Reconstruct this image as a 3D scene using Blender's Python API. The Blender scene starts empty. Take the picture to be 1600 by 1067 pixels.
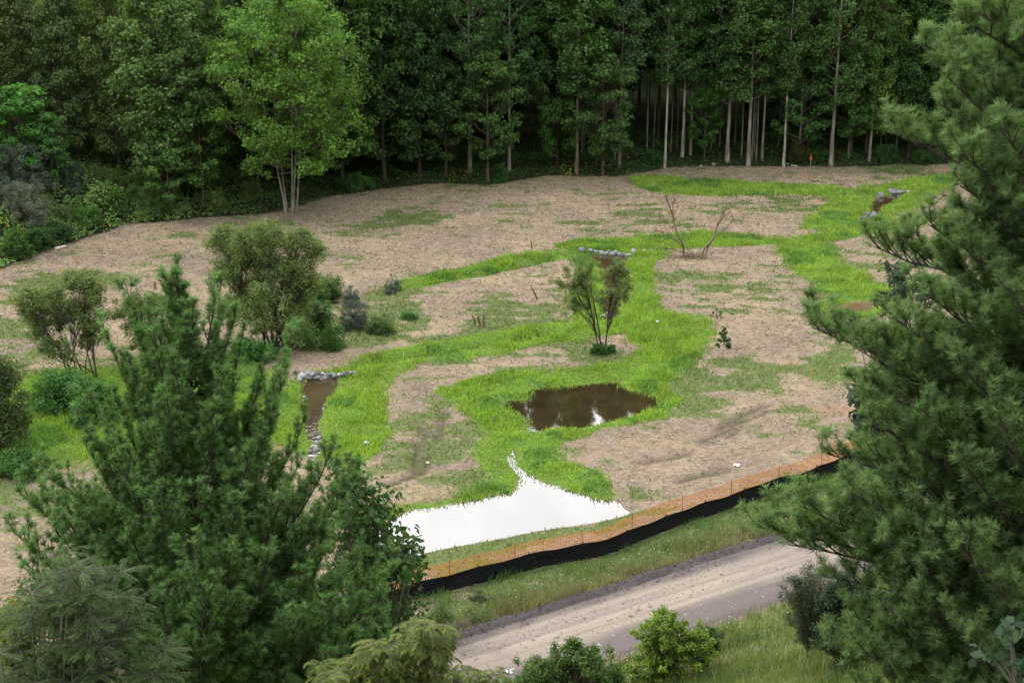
import bpy, math
import numpy as np
from mathutils import Vector, Matrix

# ------------------------------------------------------------------ camera, sky, sun
R = math.radians
scene = bpy.context.scene
PITCH, CAMH, FPX = 17.0, 25.0, 2222.0
cam_d = bpy.data.cameras.new('camera'); cam = bpy.data.objects.new('camera', cam_d)
scene.collection.objects.link(cam); scene.camera = cam
cam.location = (0, 0, CAMH); cam.rotation_euler = (R(90 - PITCH), 0, 0)
cam_d.sensor_width = 36; cam_d.lens = 36 * FPX / 1600
cam_d.clip_start = 0.1; cam_d.clip_end = 2000
cam_d.dof.use_dof = True; cam_d.dof.focus_distance = 75; cam_d.dof.aperture_fstop = 4.5
SUN_EL, SUN_AZ = 60.0, -75.0        # azimuth clockwise from +Y (high, over the left side of the valley)
world = bpy.data.worlds.new('World'); scene.world = world; world.use_nodes = True
wn, wl = world.node_tree.nodes, world.node_tree.links
wn.clear()
sky = wn.new('ShaderNodeTexSky'); sky.sky_type = 'NISHITA'; sky.sun_disc = False
sky.sun_elevation = R(SUN_EL); sky.sun_rotation = R(SUN_AZ); sky.air_density = 1.4; sky.dust_density = 3.0
tc = wn.new('ShaderNodeTexCoord')
cn = wn.new('ShaderNodeTexNoise'); cn.inputs['Scale'].default_value = 2.2; cn.inputs['Detail'].default_value = 6
cr = wn.new('ShaderNodeValToRGB'); cr.color_ramp.elements[0].position = 0.28; cr.color_ramp.elements[1].position = 0.5
mx = wn.new('ShaderNodeMixRGB')
# overcast with a thin, very bright stretch of cloud beyond the forest
dt = wn.new('ShaderNodeVectorMath'); dt.operation = 'DOT_PRODUCT'
dt.inputs[1].default_value = (0, math.cos(R(30)), math.sin(R(30)))
nrm = wn.new('ShaderNodeVectorMath'); nrm.operation = 'NORMALIZE'; wl.new(tc.outputs['Generated'], nrm.inputs[0]); wl.new(nrm.outputs[0], dt.inputs[0])
gr = wn.new('ShaderNodeValToRGB'); ge = gr.color_ramp.elements; ge[0].position = .80; ge[0].color = (.38, .385, .395, 1); ge[1].position = .975; ge[1].color = (.78, .78, .79, 1)
e_ = ge.new(.93); e_.color = (.5, .5, .5, 1)
gs = wn.new('ShaderNodeVectorMath'); gs.operation = 'SCALE'; gs.inputs['Scale'].default_value = 38
wl.new(dt.outputs['Value'], gr.inputs[0]); wl.new(gr.outputs[0], gs.inputs[0]); wl.new(gs.outputs[0], mx.inputs[2])
bg = wn.new('ShaderNodeBackground'); bg.inputs['Strength'].default_value = 0.13
wo = wn.new('ShaderNodeOutputWorld')
wl.new(tc.outputs['Generated'], cn.inputs['Vector']); wl.new(cn.outputs['Fac'], cr.inputs['Fac'])
wl.new(cr.outputs['Color'], mx.inputs[0]); wl.new(sky.outputs['Color'], mx.inputs[1])
wl.new(mx.outputs['Color'], bg.inputs['Color']); wl.new(bg.outputs[0], wo.inputs['Surface'])
sun_d = bpy.data.lights.new('sun', 'SUN'); sun_d.energy = 1.5; sun_d.angle = R(12); sun_d.color = (1, 0.955, 0.88)
sun = bpy.data.objects.new('sun', sun_d); scene.collection.objects.link(sun)
sv = Vector((math.sin(R(SUN_AZ)) * math.cos(R(SUN_EL)), math.cos(R(SUN_AZ)) * math.cos(R(SUN_EL)), math.sin(R(SUN_EL))))
sun.rotation_euler = (-sv).to_track_quat('-Z', 'Y').to_euler(); sun.location = sv * 100
vs = scene.view_settings; vs.view_transform = 'Standard'; vs.look = 'None'; vs.gamma = 1; vs.use_curve_mapping = False
vs.exposure = 0.28
EXPO = vs.exposure
try:
    scene.cycles.max_bounces = 7; scene.cycles.diffuse_bounces = 3; scene.cycles.transmission_bounces = 4
except Exception:
    pass

rng = np.random.default_rng(7)
C = scene.collection

# ------------------------------------------------------------------ picture -> world
cp, sp = math.cos(R(PITCH)), math.sin(R(PITCH))
def ray(px, py):
    px = np.asarray(px, float); py = np.asarray(py, float)
    dx = (px - 800) / FPX; dy = (533.5 - py) / FPX
    return np.stack([dx, cp + dy * sp, -sp + dy * cp], -1)
def G(px, py, z=0.0):
    d = ray(px, py); t = (z - CAMH) / d[..., 2]
    return np.stack([d[..., 0] * t, d[..., 1] * t], -1)
def atY(px, py, Y):
    d = ray(px, py); t = Y / d[..., 1]
    return np.array([d[..., 0] * t, Y + 0 * t, CAMH + d[..., 2] * t])

# ------------------------------------------------------------------ noise
def vnoise(x, y, scale, seed):
    r = np.random.default_rng(seed); T = r.random((256, 256))
    X = x / scale + 1000.37; Y = y / scale + 1000.71
    xi = np.floor(X).astype(int); yi = np.floor(Y).astype(int); fx = X - xi; fy = Y - yi
    fx = fx * fx * (3 - 2 * fx); fy = fy * fy * (3 - 2 * fy)
    g = lambda a, b: T[a & 255, b & 255]
    return (g(xi, yi) * (1 - fx) + g(xi + 1, yi) * fx) * (1 - fy) + (g(xi, yi + 1) * (1 - fx) + g(xi + 1, yi + 1) * fx) * fy
def fbm(x, y, scale, seed, octs=4):
    s = 0; a = 1; t = 0
    for i in range(octs):
        s = s + a * vnoise(x, y, scale / 2 ** i, seed + i); t += a; a *= 0.55
    return s / t
def ss(a, b, v):
    t = np.clip((v - a) / (b - a), 0, 1); return t * t * (3 - 2 * t)

def seg_dist(x, y, P, closed=False):
    P = np.asarray(P); n = len(P); d = np.full(x.shape, 1e9)
    for i in range(n if closed else n - 1):
        a = P[i]; b = P[(i + 1) % n]; e = b - a; L = (e ** 2).sum() + 1e-12
        t = np.clip(((x - a[0]) * e[0] + (y - a[1]) * e[1]) / L, 0, 1)
        d = np.minimum(d, (x - a[0] - t * e[0]) ** 2 + (y - a[1] - t * e[1]) ** 2)
    return np.sqrt(d)
def poly_sd(x, y, P, cut=None):       # negative inside
    P = np.asarray(P); n = len(P)
    d = seg_dist(x, y, P, True); ins = np.zeros(x.shape, bool)
    for i in range(n):
        a = P[i]; b = P[(i + 1) % n]
        if a[1] == b[1]: continue
        c = ((a[1] > y) != (b[1] > y)) & (x < (b[0] - a[0]) * (y - a[1]) / (b[1] - a[1]) + a[0])
        ins ^= c
    return np.where(ins, -d, d)

# ------------------------------------------------------------------ traced outlines (photo pixels, set down on the valley floor)
def crop(o, s, pts): return [(o[0] + a / s, o[1] + b / s) for a, b in pts]
S3 = 2.963; S5 = 5.333
ZW = -0.16
WATER = {
 'pond': crop((530, 350), S3, [(765,830),(790,815),(840,822),(885,805),(870,772),(950,757),(1050,752),(1150,745),(1230,735),(1285,730),(1310,750),(1370,775),(1430,790),(1480,805),(1498,830),(1470,860),(1380,885),(1290,905),(1200,935),(1120,955),(1020,950),(900,962),(875,950),(880,920),(830,890),(780,865)]),
 'near_pond': crop((530, 707), S3, [(150,345),(205,320),(300,272),(420,262),(560,235),(700,203),(790,190),(810,160),(845,148),(835,100),(812,75),(788,45),(790,10),(800,-12),(818,-8),(812,20),(818,50),(845,82),(900,110),(940,140),(1010,155),(1100,185),(1200,215),(1290,225),(1310,260),(1350,285),(1250,310),(1100,335),(950,355),(820,380),(640,415),(480,445),(370,470),(300,480),(230,480),(150,440),(100,400)]),
 'left_stream': crop((440, 540), S5, [(165,290),(250,285),(350,270),(500,255),(470,310),(430,380),(390,450),(375,490),(345,560),(325,604),(202,604),(188,560),(170,480),(165,400)]),
 'left_riffle': crop((440, 540), S5, [(202,596),(325,596),(300,650),(318,700),(345,760),(350,820),(310,870),(270,960),(220,960),(235,860),(228,780),(212,720),(202,650)]),
 'middle_channel': crop((860, 370), S5, [(300,150),(400,145),(520,150),(650,145),(640,190),(605,235),(600,300),(590,400),(585,500),(572,620),(560,690),(470,715),(400,705),(425,640),(420,560),(440,450),(420,350),(410,260),(390,215),(330,180)]),
 'upper_stream': crop((1200, 250), S5, [(900,310),(980,290),(1050,285),(1130,275),(1200,270),(1090,325),(1005,375),(955,425),(920,460),(880,500),(790,512),(765,500),(850,440),(850,380),(880,330)]),
 'mud_pool': crop((1060, 350), S3, [(720,380),(780,362),(880,355),(930,350),(905,380),(885,405),(840,418),(790,410),(740,395)]),
}
def chaikin(P, it=2):
    P = np.asarray(P, float)
    for _ in range(it):
        Q = np.roll(P, -1, 0); P = np.stack([.75 * P + .25 * Q, .25 * P + .75 * Q], 1).reshape(-1, 2)
    return P
WW = {k: chaikin(G(*np.array(v).T, ZW), 1) for k, v in WATER.items()}
# green patches: (weight, feather in metres, points)
GREEN = [
 (1, .5, crop((0,0),1,[(622,446),(660,430),(720,417),(790,402),(850,392),(905,388),(925,402),(870,406),(800,417),(740,431),(690,443),(650,455),(632,452)])),
 (1, .6, [(870,395),(910,384),(970,380),(1020,386),(1040,395),(1020,408),(1014,435),(1020,460),(1032,485),(1050,505),(990,515),(930,515),(905,505),(900,470),(908,430),(898,404)]),
 (1, .5, [(440,600),(475,585),(540,575),(570,562),(640,545),(700,530),(760,520),(820,512),(880,505),(920,497),(990,490),(1000,515),(930,522),(880,532),(820,542),(770,550),(700,560),(640,570),(610,590),(600,612),(590,640),(605,660),(603,692),(570,718),(545,738),(505,712),(440,700),(436,640)]),
 (1, .5, [(692,617),(719,600),(766,586),(834,581),(901,579),(952,573),(1000,560),(1040,585),(1035,610),(1052,622),(1035,650),(1000,657),(930,672),(885,688),(868,710),(890,725),(940,745),(960,775),(920,778),(870,765),(815,742),(800,762),(775,777),(700,790),(640,802),(600,814),(585,800),(660,787),(740,770),(775,755),(770,730),(748,715),(745,700),(765,675),(735,650),(718,632),(695,625)]),
 (1, .7, [(985,498),(1060,493),(1100,498),(1106,520),(1095,550),(1060,575),(1035,602),(960,600),(930,588),(965,570),(1010,545),(985,525)]),
 (1, .7, [(1205,377),(1283,372),(1303,394),(1310,411),(1343,424),(1364,446),(1400,458),(1390,490),(1343,496),(1310,494),(1279,484),(1296,465),(1276,444),(1249,424),(1229,397)]),
 (.95, .8, [(985,280),(1020,274),(1060,278),(1127,282),(1212,289),(1296,293),(1364,296),(1492,268),(1490,287),(1448,310),(1414,331),(1364,353),(1296,362),(1255,357),(1262,346),(1285,330),(1320,312),(1270,303),(1160,305),(1060,305),(1010,297)]),
 (.62, 1, [(1200,303),(1300,303),(1290,335),(1200,328)]),
 (.95, .5, [(850,384),(920,375),(1020,368),(1100,362),(1150,370),(1205,372),(1300,362),(1380,350),(1450,333),(1440,352),(1330,371),(1200,382),(1130,385),(1060,388),(1000,390),(930,392)]),
 (.6, 1.5, [(690,288),(740,300),(728,330),(640,355),(540,360),(600,335),(680,315)]),
 (.42, 2, [(760,310),(1000,290),(1060,330),(960,350),(780,345)]),
 (.75, 1.2, [(1225,512),(1345,505),(1350,600),(1240,605),(1260,560)]),
 (.5, 2, [(1000,560),(1240,560),(1330,600),(1330,690),(1180,700),(1120,640),(990,660)]),
 (.45, 1.5, [(1000,420),(1250,400),(1240,470),(1180,500),(1020,470)]),
 (.8, .8, [(455,500),(560,440),(640,450),(680,490),(650,525),(560,545),(470,550)]),
 (.9, 1.5, [(-40,600),(120,575),(330,560),(440,600),(440,700),(300,720),(100,720),(-60,740)]),
 (.85, 1, [(-60,760),(60,755),(140,775),(130,810),(-60,812)]),
 (.55, 1.5, [(-20,450),(60,430),(200,425),(200,450),(80,470),(30,540),(-20,540)]),
 (.45, 1.2, [(250,362),(300,362),(310,378),(255,376)]),
 (.7, 1.5, [(330,455),(470,455),(460,500),(330,500)]),
 (.42, 2, [(600,620),(700,630),(740,700),(700,780),(600,790),(560,740)]),
 (.4, 2, [(700,500),(860,470),(880,500),(780,530),(600,540)]),
 (.5, 1.5, [(560,800),(900,830),(1000,805),(1040,770),(1000,760),(900,800),(700,820)]),
 (.7, .8, [(560,870),(700,860),(850,830),(1010,800),(1060,790),(1060,800),(980,818),(840,850),(700,885),(560,900)]),
 (.85, .5, [(1095,556),(1180,552),(1190,566),(1110,574)]),  # darker green patch beneath the sapling, reaching further to its right
 (.8, .6, [(1060,365),(1150,362),(1160,375),(1070,380)]),
 (.6, 1, [(860,505),(960,545),(940,560),(900,560)]),
 (.8, .6, [(905,545),(965,542),(970,556),(910,558)]),
 (.55, 1.5, [(1300,248),(1480,255),(1480,275),(1380,270),(1250,262)]),
 (.85, .6, [(1150,375),(1200,378),(1180,384),(1120,384)]),
]
DITCH = [(crop((560,400),S5,[(-60,945),(0,925),(120,905),(200,882),(330,860),(480,838),(600,800),(700,778),(900,765),(1050,735),(1130,712),(1400,690),(1600,640),(1750,625)]), .35, .35),
         (crop((560,400),S5,[(250,320),(300,285),(600,222),(850,178),(1000,165),(1200,118),(1600,42)]), .3, .3),
         (crop((1200,250),S5,[(-60,668),(40,658),(190,635),(380,620),(520,598),(650,560)]), .4, .35),
         ([(1010,286),(1080,293),(1180,297),(1280,299),(1360,305)], .4, .3),
         ([(1410,268),(1440,266),(1475,268)], .7, .3)]
DITCHW = [(G(*np.array(a).T), w, d) for a, w, d in DITCH]
EDGE = [(-75,480),(-40,436),(0,420),(90,386),(200,352),(330,341),(440,332),(520,305),(650,290),(700,287),(760,291),(850,276),(980,277),(1040,263),(1150,260),(1300,261),(1480,257),(1720,260)]
EW = G(*np.array(EDGE).T)
FOREST = np.concatenate([np.array([[-60., 30.], [-52, 70.]]), EW, [[90, 150], [400, 160], [400, 600], [-400, 600], [-400, 30]]])
# road lines (photo pixels)
ROAD_FAR = crop((530,707),S3,[(545,910),(800,850),(1000,780),(1200,710),(1400,630),(1600,560)]) + crop((1060,707),S3,[(200,490),(380,440),(560,385)])
ROAD_NEAR = [(780,1048),(834,1022),(901,1003),(1000,978),(1060,958),(1127,940),(1195,923),(1246,906)]
SHOULDER = [(780,1062),(901,1028),(1094,975),(1222,957)]
VERGE = [(709,1000),(766,973),(834,955),(901,936),(969,916),(1036,889),(1070,877),(1127,855),(1171,842)]
def line_fit(pts):
    w = G(*np.array(pts).T); k = np.polyfit(w[:, 0], w[:, 1], 2); return w, k
rf, kf = line_fit(ROAD_FAR); rn, kn = line_fit(ROAD_NEAR); sh, ks = line_fit(SHOULDER); vg, kv = line_fit(VERGE)
# centreline direction: straight line through the middle of the road
kc = np.polyfit(np.concatenate([rf[:, 0], rn[:, 0]]), np.concatenate([rf[:, 1], rn[:, 1]]), 1)
RD = np.array([1, kc[0]]); RD /= np.linalg.norm(RD); RN = np.array([-RD[1], RD[0]]); RO = np.array([0, kc[1]])
def road_uv(x, y): return (x - RO[0]) * RD[0] + (y - RO[1]) * RD[1], (x - RO[0]) * RN[0] + (y - RO[1]) * RN[1]
v_far = road_uv(*rf.T)[1].mean(); v_near = road_uv(*rn.T)[1].mean(); v_sh = road_uv(*sh.T)[1].mean(); v_vg = road_uv(*vg.T)[1].mean()
print('road v', v_far, v_near, v_sh, v_vg, 'slope', kc)

FENCE_B = crop((530,707),S3,[(330,678),(500,640),(700,590),(950,525),(1200,485),(1290,455),(1400,405),(1600,330)]) + crop((1060,707),S3,[(200,275),(430,195),(600,150),(720,100),(900,20),(1100,-60)])
FB = np.concatenate([[G(560, 965)], G(*np.array(FENCE_B).T)])

def height(x, y):
    x = np.asarray(x, float); y = np.asarray(y, float)
    h = 0.22 * (fbm(x, y, 14, 3) - .5) + .08 * (fbm(x, y, 2.5, 9, 3) - .5)
    # near hillside under the camera
    u, v = road_uv(x, y)
    toe = v_sh - 0.6 + 0.35 * (vnoise(u, u * 0, 6, 5) - .5)
    dist = toe - v
    full = toe + (RO[0] * RN[0] + RO[1] * RN[1])      # distance from the camera's foot to the toe
    # steep, slightly hollow hillside
    hh = 23.3 * np.clip(dist / max(float(np.mean(full)), 1), 0, 2.2) ** 1.28
    h = h + np.where(dist > 0, hh, 0) + np.where(dist > 2, .25 * (fbm(x, y, 3, 15, 3) - .5) * np.clip(dist - 2, 0, 1), 0)
    # dirt windrow between the road and the verge
    h = h + .32 * np.exp(-((v - (v_far + v_vg) / 2) / .42) ** 2) * (.6 + .8 * fbm(x, y, 1.0, 21, 3))
    return h
def forest_rise(x, y, s):           # s = metres inside the forest
    k = 0.13 + 0.20 * ss(-14, -34, x) 
    return k * np.clip(s - .5, 0, 90) * (1 - .25 * ss(40, 90, s)) + .35 * ss(0, 2, s) + .5 * (fbm(x, y, 9, 40) - .5) * ss(1, 6, s)

# ------------------------------------------------------------------ ground grid
def axis(lo, hi, step, outs, oute):
    a = list(np.arange(lo, hi, step)); s = step; v = lo
    left = []
    while v > outs: s = min(s * 1.25, 12); v -= s; left.append(v)
    s = step; v = a[-1]; right = []
    while v < oute: s = min(s * 1.25, 12); v += s; right.append(v)
    return np.array(left[::-1] + a + right)
gx = axis(-44, 56, .27, -500, 500); gy = axis(38, 150, .27, -120, 600)
X, Y = np.meshgrid(gx, gy)
print('grid', X.shape)
sdF = -poly_sd(X, Y, FOREST)
Zg = height(X, Y) + np.where(sdF > 0, forest_rise(X, Y, sdF), 0)
warpx = X + 1.2 * (fbm(X, Y, 1.6, 61, 3) - .5); warpy = Y + 1.2 * (fbm(X, Y, 1.6, 71, 3) - .5)
inner = (X > -46) & (X < 58) & (Y > 36) & (Y < 152)
green = np.zeros(X.shape); strong = np.zeros(X.shape)
for w, f, pts in GREEN:
    P = chaikin(G(*np.array(pts).T), 1); b0 = P.min(0) - 4; b1 = P.max(0) + 4
    m = (X > b0[0]) & (X < b1[0]) & (Y > b0[1]) & (Y < b1[1])
    if not m.any(): continue
    sd = poly_sd(warpx[m], warpy[m], P); v = w * ss(f, -f, sd)
    green[m] = np.maximum(green[m], v)
    if w >= .9: strong[m] = np.maximum(strong[m], ss(f * 1.2, -f * .7, sd))
pn = fbm(X, Y * .8, 5.0, 101, 5)
pn2 = fbm(X * .8, Y * 1.5, 1.3, 131, 4)
patch = ss(.34, .80, green * .60 + (pn - .5) * 1.3 + (pn2 - .5) * 1.3 + .26)
patch = np.maximum(patch, strong)
mud = np.zeros(X.shape)
waterd = np.full(X.shape, 99.); WSD = {}
for k, P in WW.items():
    b0 = P.min(0) - 3; b1 = P.max(0) + 3
    m = (X > b0[0]) & (X < b1[0]) & (Y > b0[1]) & (Y < b1[1])
    sd = poly_sd(X[m] + .25 * (warpx[m] - X[m]), Y[m] + .25 * (warpy[m] - Y[m]), P)
    waterd[m] = np.minimum(waterd[m], sd); WSD[k] = np.full(X.shape, 99.); WSD[k][m] = sd
bank = ss(1.1, 0, waterd)
Zg = np.where(waterd < 1.1, Zg * (1 - bank) + ZW * bank, Zg)
Zg = np.where(waterd < 0, ZW - .45 * ss(0, -1.2, waterd) - .01, Zg)
mud = np.maximum(mud, ss(.12, -.1, waterd))
ditch = np.zeros(X.shape)
for P, w, d in DITCHW:
    dd = seg_dist(warpx * .5 + X * .5, warpy * .5 + Y * .5, P)
    Zg = Zg - 1.25 * d * np.exp(-(dd / (w * 1.3)) ** 2) + .14 * np.exp(-((dd - 1.0) / .4) ** 2)
    mud = np.maximum(mud, ss(w * 1.1, w * .5, dd)); ditch = np.maximum(ditch, ss(w * 1.15, w * .7, dd))
# vehicle ruts in the straw
RUTS = [[(1120,668),(1160,648),(1200,632)],[(1090,690),(1150,662),(1205,640)],[(1060,712),(1110,692),(1160,664)],[(1000,722),(1060,712),(1110,698)],
        [(1060,750),(1110,738),(1150,726)],[(648,740),(650,700),(662,680),(655,660)],[(660,738),(668,705),(680,680),(697,645)],[(600,758),(632,748),(662,738)]]
rut = np.zeros(X.shape)
for pts in RUTS:
    P = G(*np.array(pts).T); b0 = P.min(0) - 2; b1 = P.max(0) + 2
    m = (X > b0[0]) & (X < b1[0]) & (Y > b0[1]) & (Y < b1[1])
    dd = seg_dist(warpx[m] * .4 + X[m] * .6, warpy[m] * .4 + Y[m] * .6, P)
    rut[m] = np.maximum(rut[m], np.exp(-(dd / .24) ** 2))
rut *= ss(.28, .45, fbm(X, Y, 2.2, 301, 3))
Zg -= .14 * rut
U, V = road_uv(X, Y)
verge = ((V > (v_far + v_vg) / 2 + .25 + .5 * (vnoise(U, V, 1.2, 44) - .5)) & (seg_dist(X, Y, FB) < 60) & (U > -30))
# side of fence: near side only
fx = np.interp(X, FB[:, 0], FB[:, 1]); fx = np.where(X < FB[0, 0], FB[0, 1] + (X - FB[0, 0]) * .62, fx)
verge = verge & (Y < fx) & (X > -30)
windrow = ss(.62, .3, np.abs(V - (v_far + v_vg) / 2 + .25 * (vnoise(U, V, .8, 45) - .5)))
shoulder = (V < v_near + .2) & (V > v_sh - .5)
toeD = v_sh - .6 - V
hillm = toeD > .0
vm = ss(0, .5, fx - Y) * (V > (v_far + v_vg) / 2 + .2)
roadband = (V < (v_far + v_vg) / 2 + .4) & (V > v_sh - .6)
patch = np.where(roadband, 0, patch)
patch = np.where(verge, .92 * ss(.2, .4, fbm(X, Y, 1.4, 51, 3) ), patch)
patch = np.where(hillm, .9 * ss(.15, .45, fbm(X, Y, 2, 57, 3) + .2 * ss(0, 1.5, toeD)), patch)
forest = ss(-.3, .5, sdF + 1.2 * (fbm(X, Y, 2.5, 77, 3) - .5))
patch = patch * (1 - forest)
clay = np.zeros(X.shape)
for (px, py, rx, ry, a) in [(1275,463,1.0,.8,.9),(1340,705,1.6,1.0,.9),(1180,455,.5,.5,.5),(1250,275,2.2,1.2,.35),(1120,300,5,.5,.45),(1440,267,2.5,.8,.6),(60,720,3,.8,.35),(1310,640,2,.8,.25),(680,295,3,.8,.3)]:
    c = G(px, py); clay = np.maximum(clay, a * ss(1.3, .5, np.sqrt(((X - c[0]) / rx) ** 2 + ((Y - c[1]) / ry) ** 2) + .8 * (fbm(X, Y, 1, 88, 3) - .5)))
clay *= (1 - patch)
mud = np.maximum(mud, .95 * rut)
darkdirt = np.where(roadband, np.maximum(windrow, .55 * shoulder), 0)

# ------------------------------------------------------------------ mesh helpers
def new_mesh(name, verts, faces, mats=(), attrs=None, smooth=False, uv=None):
    me = bpy.data.meshes.new(name)
    verts = np.ascontiguousarray(verts, np.float32).reshape(-1, 3)
    me.vertices.add(len(verts)); me.vertices.foreach_set('co', verts.ravel())
    fl = faces if isinstance(faces, (list, tuple)) else [faces]
    fl = [np.asarray(f, np.int32) for f in fl if len(f)]
    tot = sum(f.size for f in fl); npoly = sum(len(f) for f in fl)
    me.loops.add(tot); me.polygons.add(npoly)
    me.loops.foreach_set('vertex_index', np.concatenate([f.ravel() for f in fl]))
    st = []; o = 0
    for f in fl:
        k = f.shape[1]; st.append(o + np.arange(len(f)) * k); o += f.size
    me.polygons.foreach_set('loop_start', np.concatenate(st).astype(np.int32))
    if smooth: me.polygons.foreach_set('use_smooth', np.ones(npoly, bool))
    me.update(calc_edges=True)
    for k, a in (attrs or {}).items():
        a = np.asarray(a, np.float32)
        if a.shape[-1] == 3: a = np.concatenate([a, np.ones((len(a), 1), np.float32)], 1)
        at = me.attributes.new(k, 'FLOAT_COLOR', 'POINT'); at.data.foreach_set('color', np.ascontiguousarray(a, np.float32).ravel())
    if uv is not None:
        l = me.uv_layers.new(name='UVMap'); vi = np.concatenate([f.ravel() for f in fl]); l.data.foreach_set('uv', np.ascontiguousarray(uv[vi], np.float32).ravel())
    for m in mats: me.materials.append(m)
    return me
def obj(name, me, parent=None, loc=None, rot=None, scale=None, color=None):
    o = bpy.data.objects.new(name, me); C.objects.link(o)
    if parent is not None: o.parent = parent
    if loc is not None: o.location = loc
    if rot is not None: o.rotation_euler = rot
    if scale is not None: o.scale = scale if hasattr(scale, '__len__') else (scale,) * 3
    if color is not None: o.color = (*color, 1)
    return o
def tag(o, label=None, cat=None, group=None, kind=None):
    if label: o['label'] = label
    if cat: o['category'] = cat
    if group: o['group'] = group
    if kind: o['kind'] = kind
    return o

class Acc:                              # gathers pieces of one mesh
    def __init__(s): s.v = []; s.f = {3: [], 4: []}; s.c = []; s.n = 0
    def add(s, v, f, c=(1, 1, 1)):
        v = np.asarray(v, float).reshape(-1, 3); f = np.asarray(f)
        s.v.append(v); s.f[f.shape[1]].append(f + s.n)
        c = np.asarray(c, float); s.c.append(np.broadcast_to(c, (len(v), 3)) if c.ndim == 1 else c); s.n += len(v)
    def mesh(s, name, mat, smooth=False):
        fl = [np.concatenate(s.f[k]) for k in (3, 4) if s.f[k]]
        return new_mesh(name, np.concatenate(s.v), fl, [mat], {'Col': np.concatenate(s.c)}, smooth)
def tube(acc, P, Rr, n=6, col=(1, 1, 1), cap=False):
    P = np.asarray(P, float); m = len(P); Rr = np.broadcast_to(np.asarray(Rr, float), (m,))
    T = np.gradient(P, axis=0); T /= np.linalg.norm(T, axis=1, keepdims=True) + 1e-9
    ref = np.where(np.abs(T[:, 2:3]) > .9, np.array([[1., 0, 0]]), np.array([[0, 0, 1.]]))
    A = np.cross(T, ref); A /= np.linalg.norm(A, axis=1, keepdims=True) + 1e-9; B = np.cross(T, A)
    # keep frames coherent
    for i in range(1, m):
        if abs(T[i] @ T[i - 1]) > -1:
            a = A[i - 1] - T[i] * (A[i - 1] @ T[i]); a /= np.linalg.norm(a) + 1e-9; A[i] = a; B[i] = np.cross(T[i], a)
    an = np.arange(n) * 2 * math.pi / n
    V = P[:, None] + Rr[:, None, None] * (A[:, None] * np.cos(an)[None, :, None] + B[:, None] * np.sin(an)[None, :, None])
    i = np.arange(m - 1)[:, None] * n; j = np.arange(n)[None]; j2 = (j + 1) % n
    F = np.stack([i + j, i + j2, i + n + j2, i + n + j], -1).reshape(-1, 4)
    V = V.reshape(-1, 3)
    acc.add(V, F, col)
    if cap:
        for r0, c0 in ((0, P[0]), ((m - 1) * n, P[-1])):
            ring = V[r0:r0 + n]; vv = np.vstack([ring, c0]); k = np.arange(n)
            acc.add(vv, np.stack([k, (k + 1) % n, np.full(n, n)], 1), col)
def unit(v): return v / (np.linalg.norm(v, axis=-1, keepdims=True) + 1e-9)
def leaves(acc, Cn, N, L, W, cols, r):
    """diamond shaped leaves: centre Cn, normal N, length L, width W"""
    n = len(Cn); N = unit(N); t = unit(np.cross(N, unit(r.normal(size=(n, 3))))); b = np.cross(N, t)
    L = np.broadcast_to(L, (n,))[:, None]; W = np.broadcast_to(W, (n,))[:, None]
    droop = N * L * .12
    V = np.stack([Cn - t * L / 2 - droop, Cn + b * W / 2, Cn + t * L / 2 - droop, Cn - b * W / 2], 1).reshape(-1, 3)
    F = np.arange(n * 4).reshape(-1, 4)
    acc.add(V, F, np.repeat(cols, 4, 0))
def vary(base, n, r, br=.25, hue=.12):
    c = np.array(base)[None] * (1 + br * r.uniform(-1, 1, (n, 1))) * (1 + hue * r.uniform(-1, 1, (n, 3)))
    y = r.random(n) < .06; c[y] = c[y] * [1.5, 1.25, .9]
    return np.clip(c, 0, 1)

# ------------------------------------------------------------------ materials
def mat(name):
    m = bpy.data.materials.new(name); m.use_nodes = True; nt = m.node_tree; nt.nodes.clear()
    return m, nt.nodes, nt.links
def leaf_mat(name, trans=.34, rough=.6, spec=.12, tcol=(1.25, 1.3, .6)):
    m, n, l = mat(name)
    at = n.new('ShaderNodeAttribute'); at.attribute_name = 'Col'
    oi = n.new('ShaderNodeObjectInfo')
    mu = n.new('ShaderNodeMixRGB'); mu.blend_type = 'MULTIPLY'; mu.inputs[0].default_value = 1
    l.new(at.outputs['Color'], mu.inputs[1]); l.new(oi.outputs['Color'], mu.inputs[2])
    p = n.new('ShaderNodeBsdfPrincipled'); p.inputs['Roughness'].default_value = rough; p.inputs['Specular IOR Level'].default_value = spec
    tm = n.new('ShaderNodeMixRGB'); tm.blend_type = 'MULTIPLY'; tm.inputs[0].default_value = 1; tm.inputs[2].default_value = (*tcol, 1)
    l.new(mu.outputs[0], tm.inputs[1])
    t = n.new('ShaderNodeBsdfTranslucent'); l.new(tm.outputs[0], t.inputs['Color'])
    l.new(mu.outputs[0], p.inputs['Base Color'])
    mx = n.new('ShaderNodeMixShader'); mx.inputs[0].default_value = trans
    l.new(p.outputs[0], mx.inputs[1]); l.new(t.outputs[0], mx.inputs[2])
    o = n.new('ShaderNodeOutputMaterial'); l.new(mx.outputs[0], o.inputs['Surface'])
    return m
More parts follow.
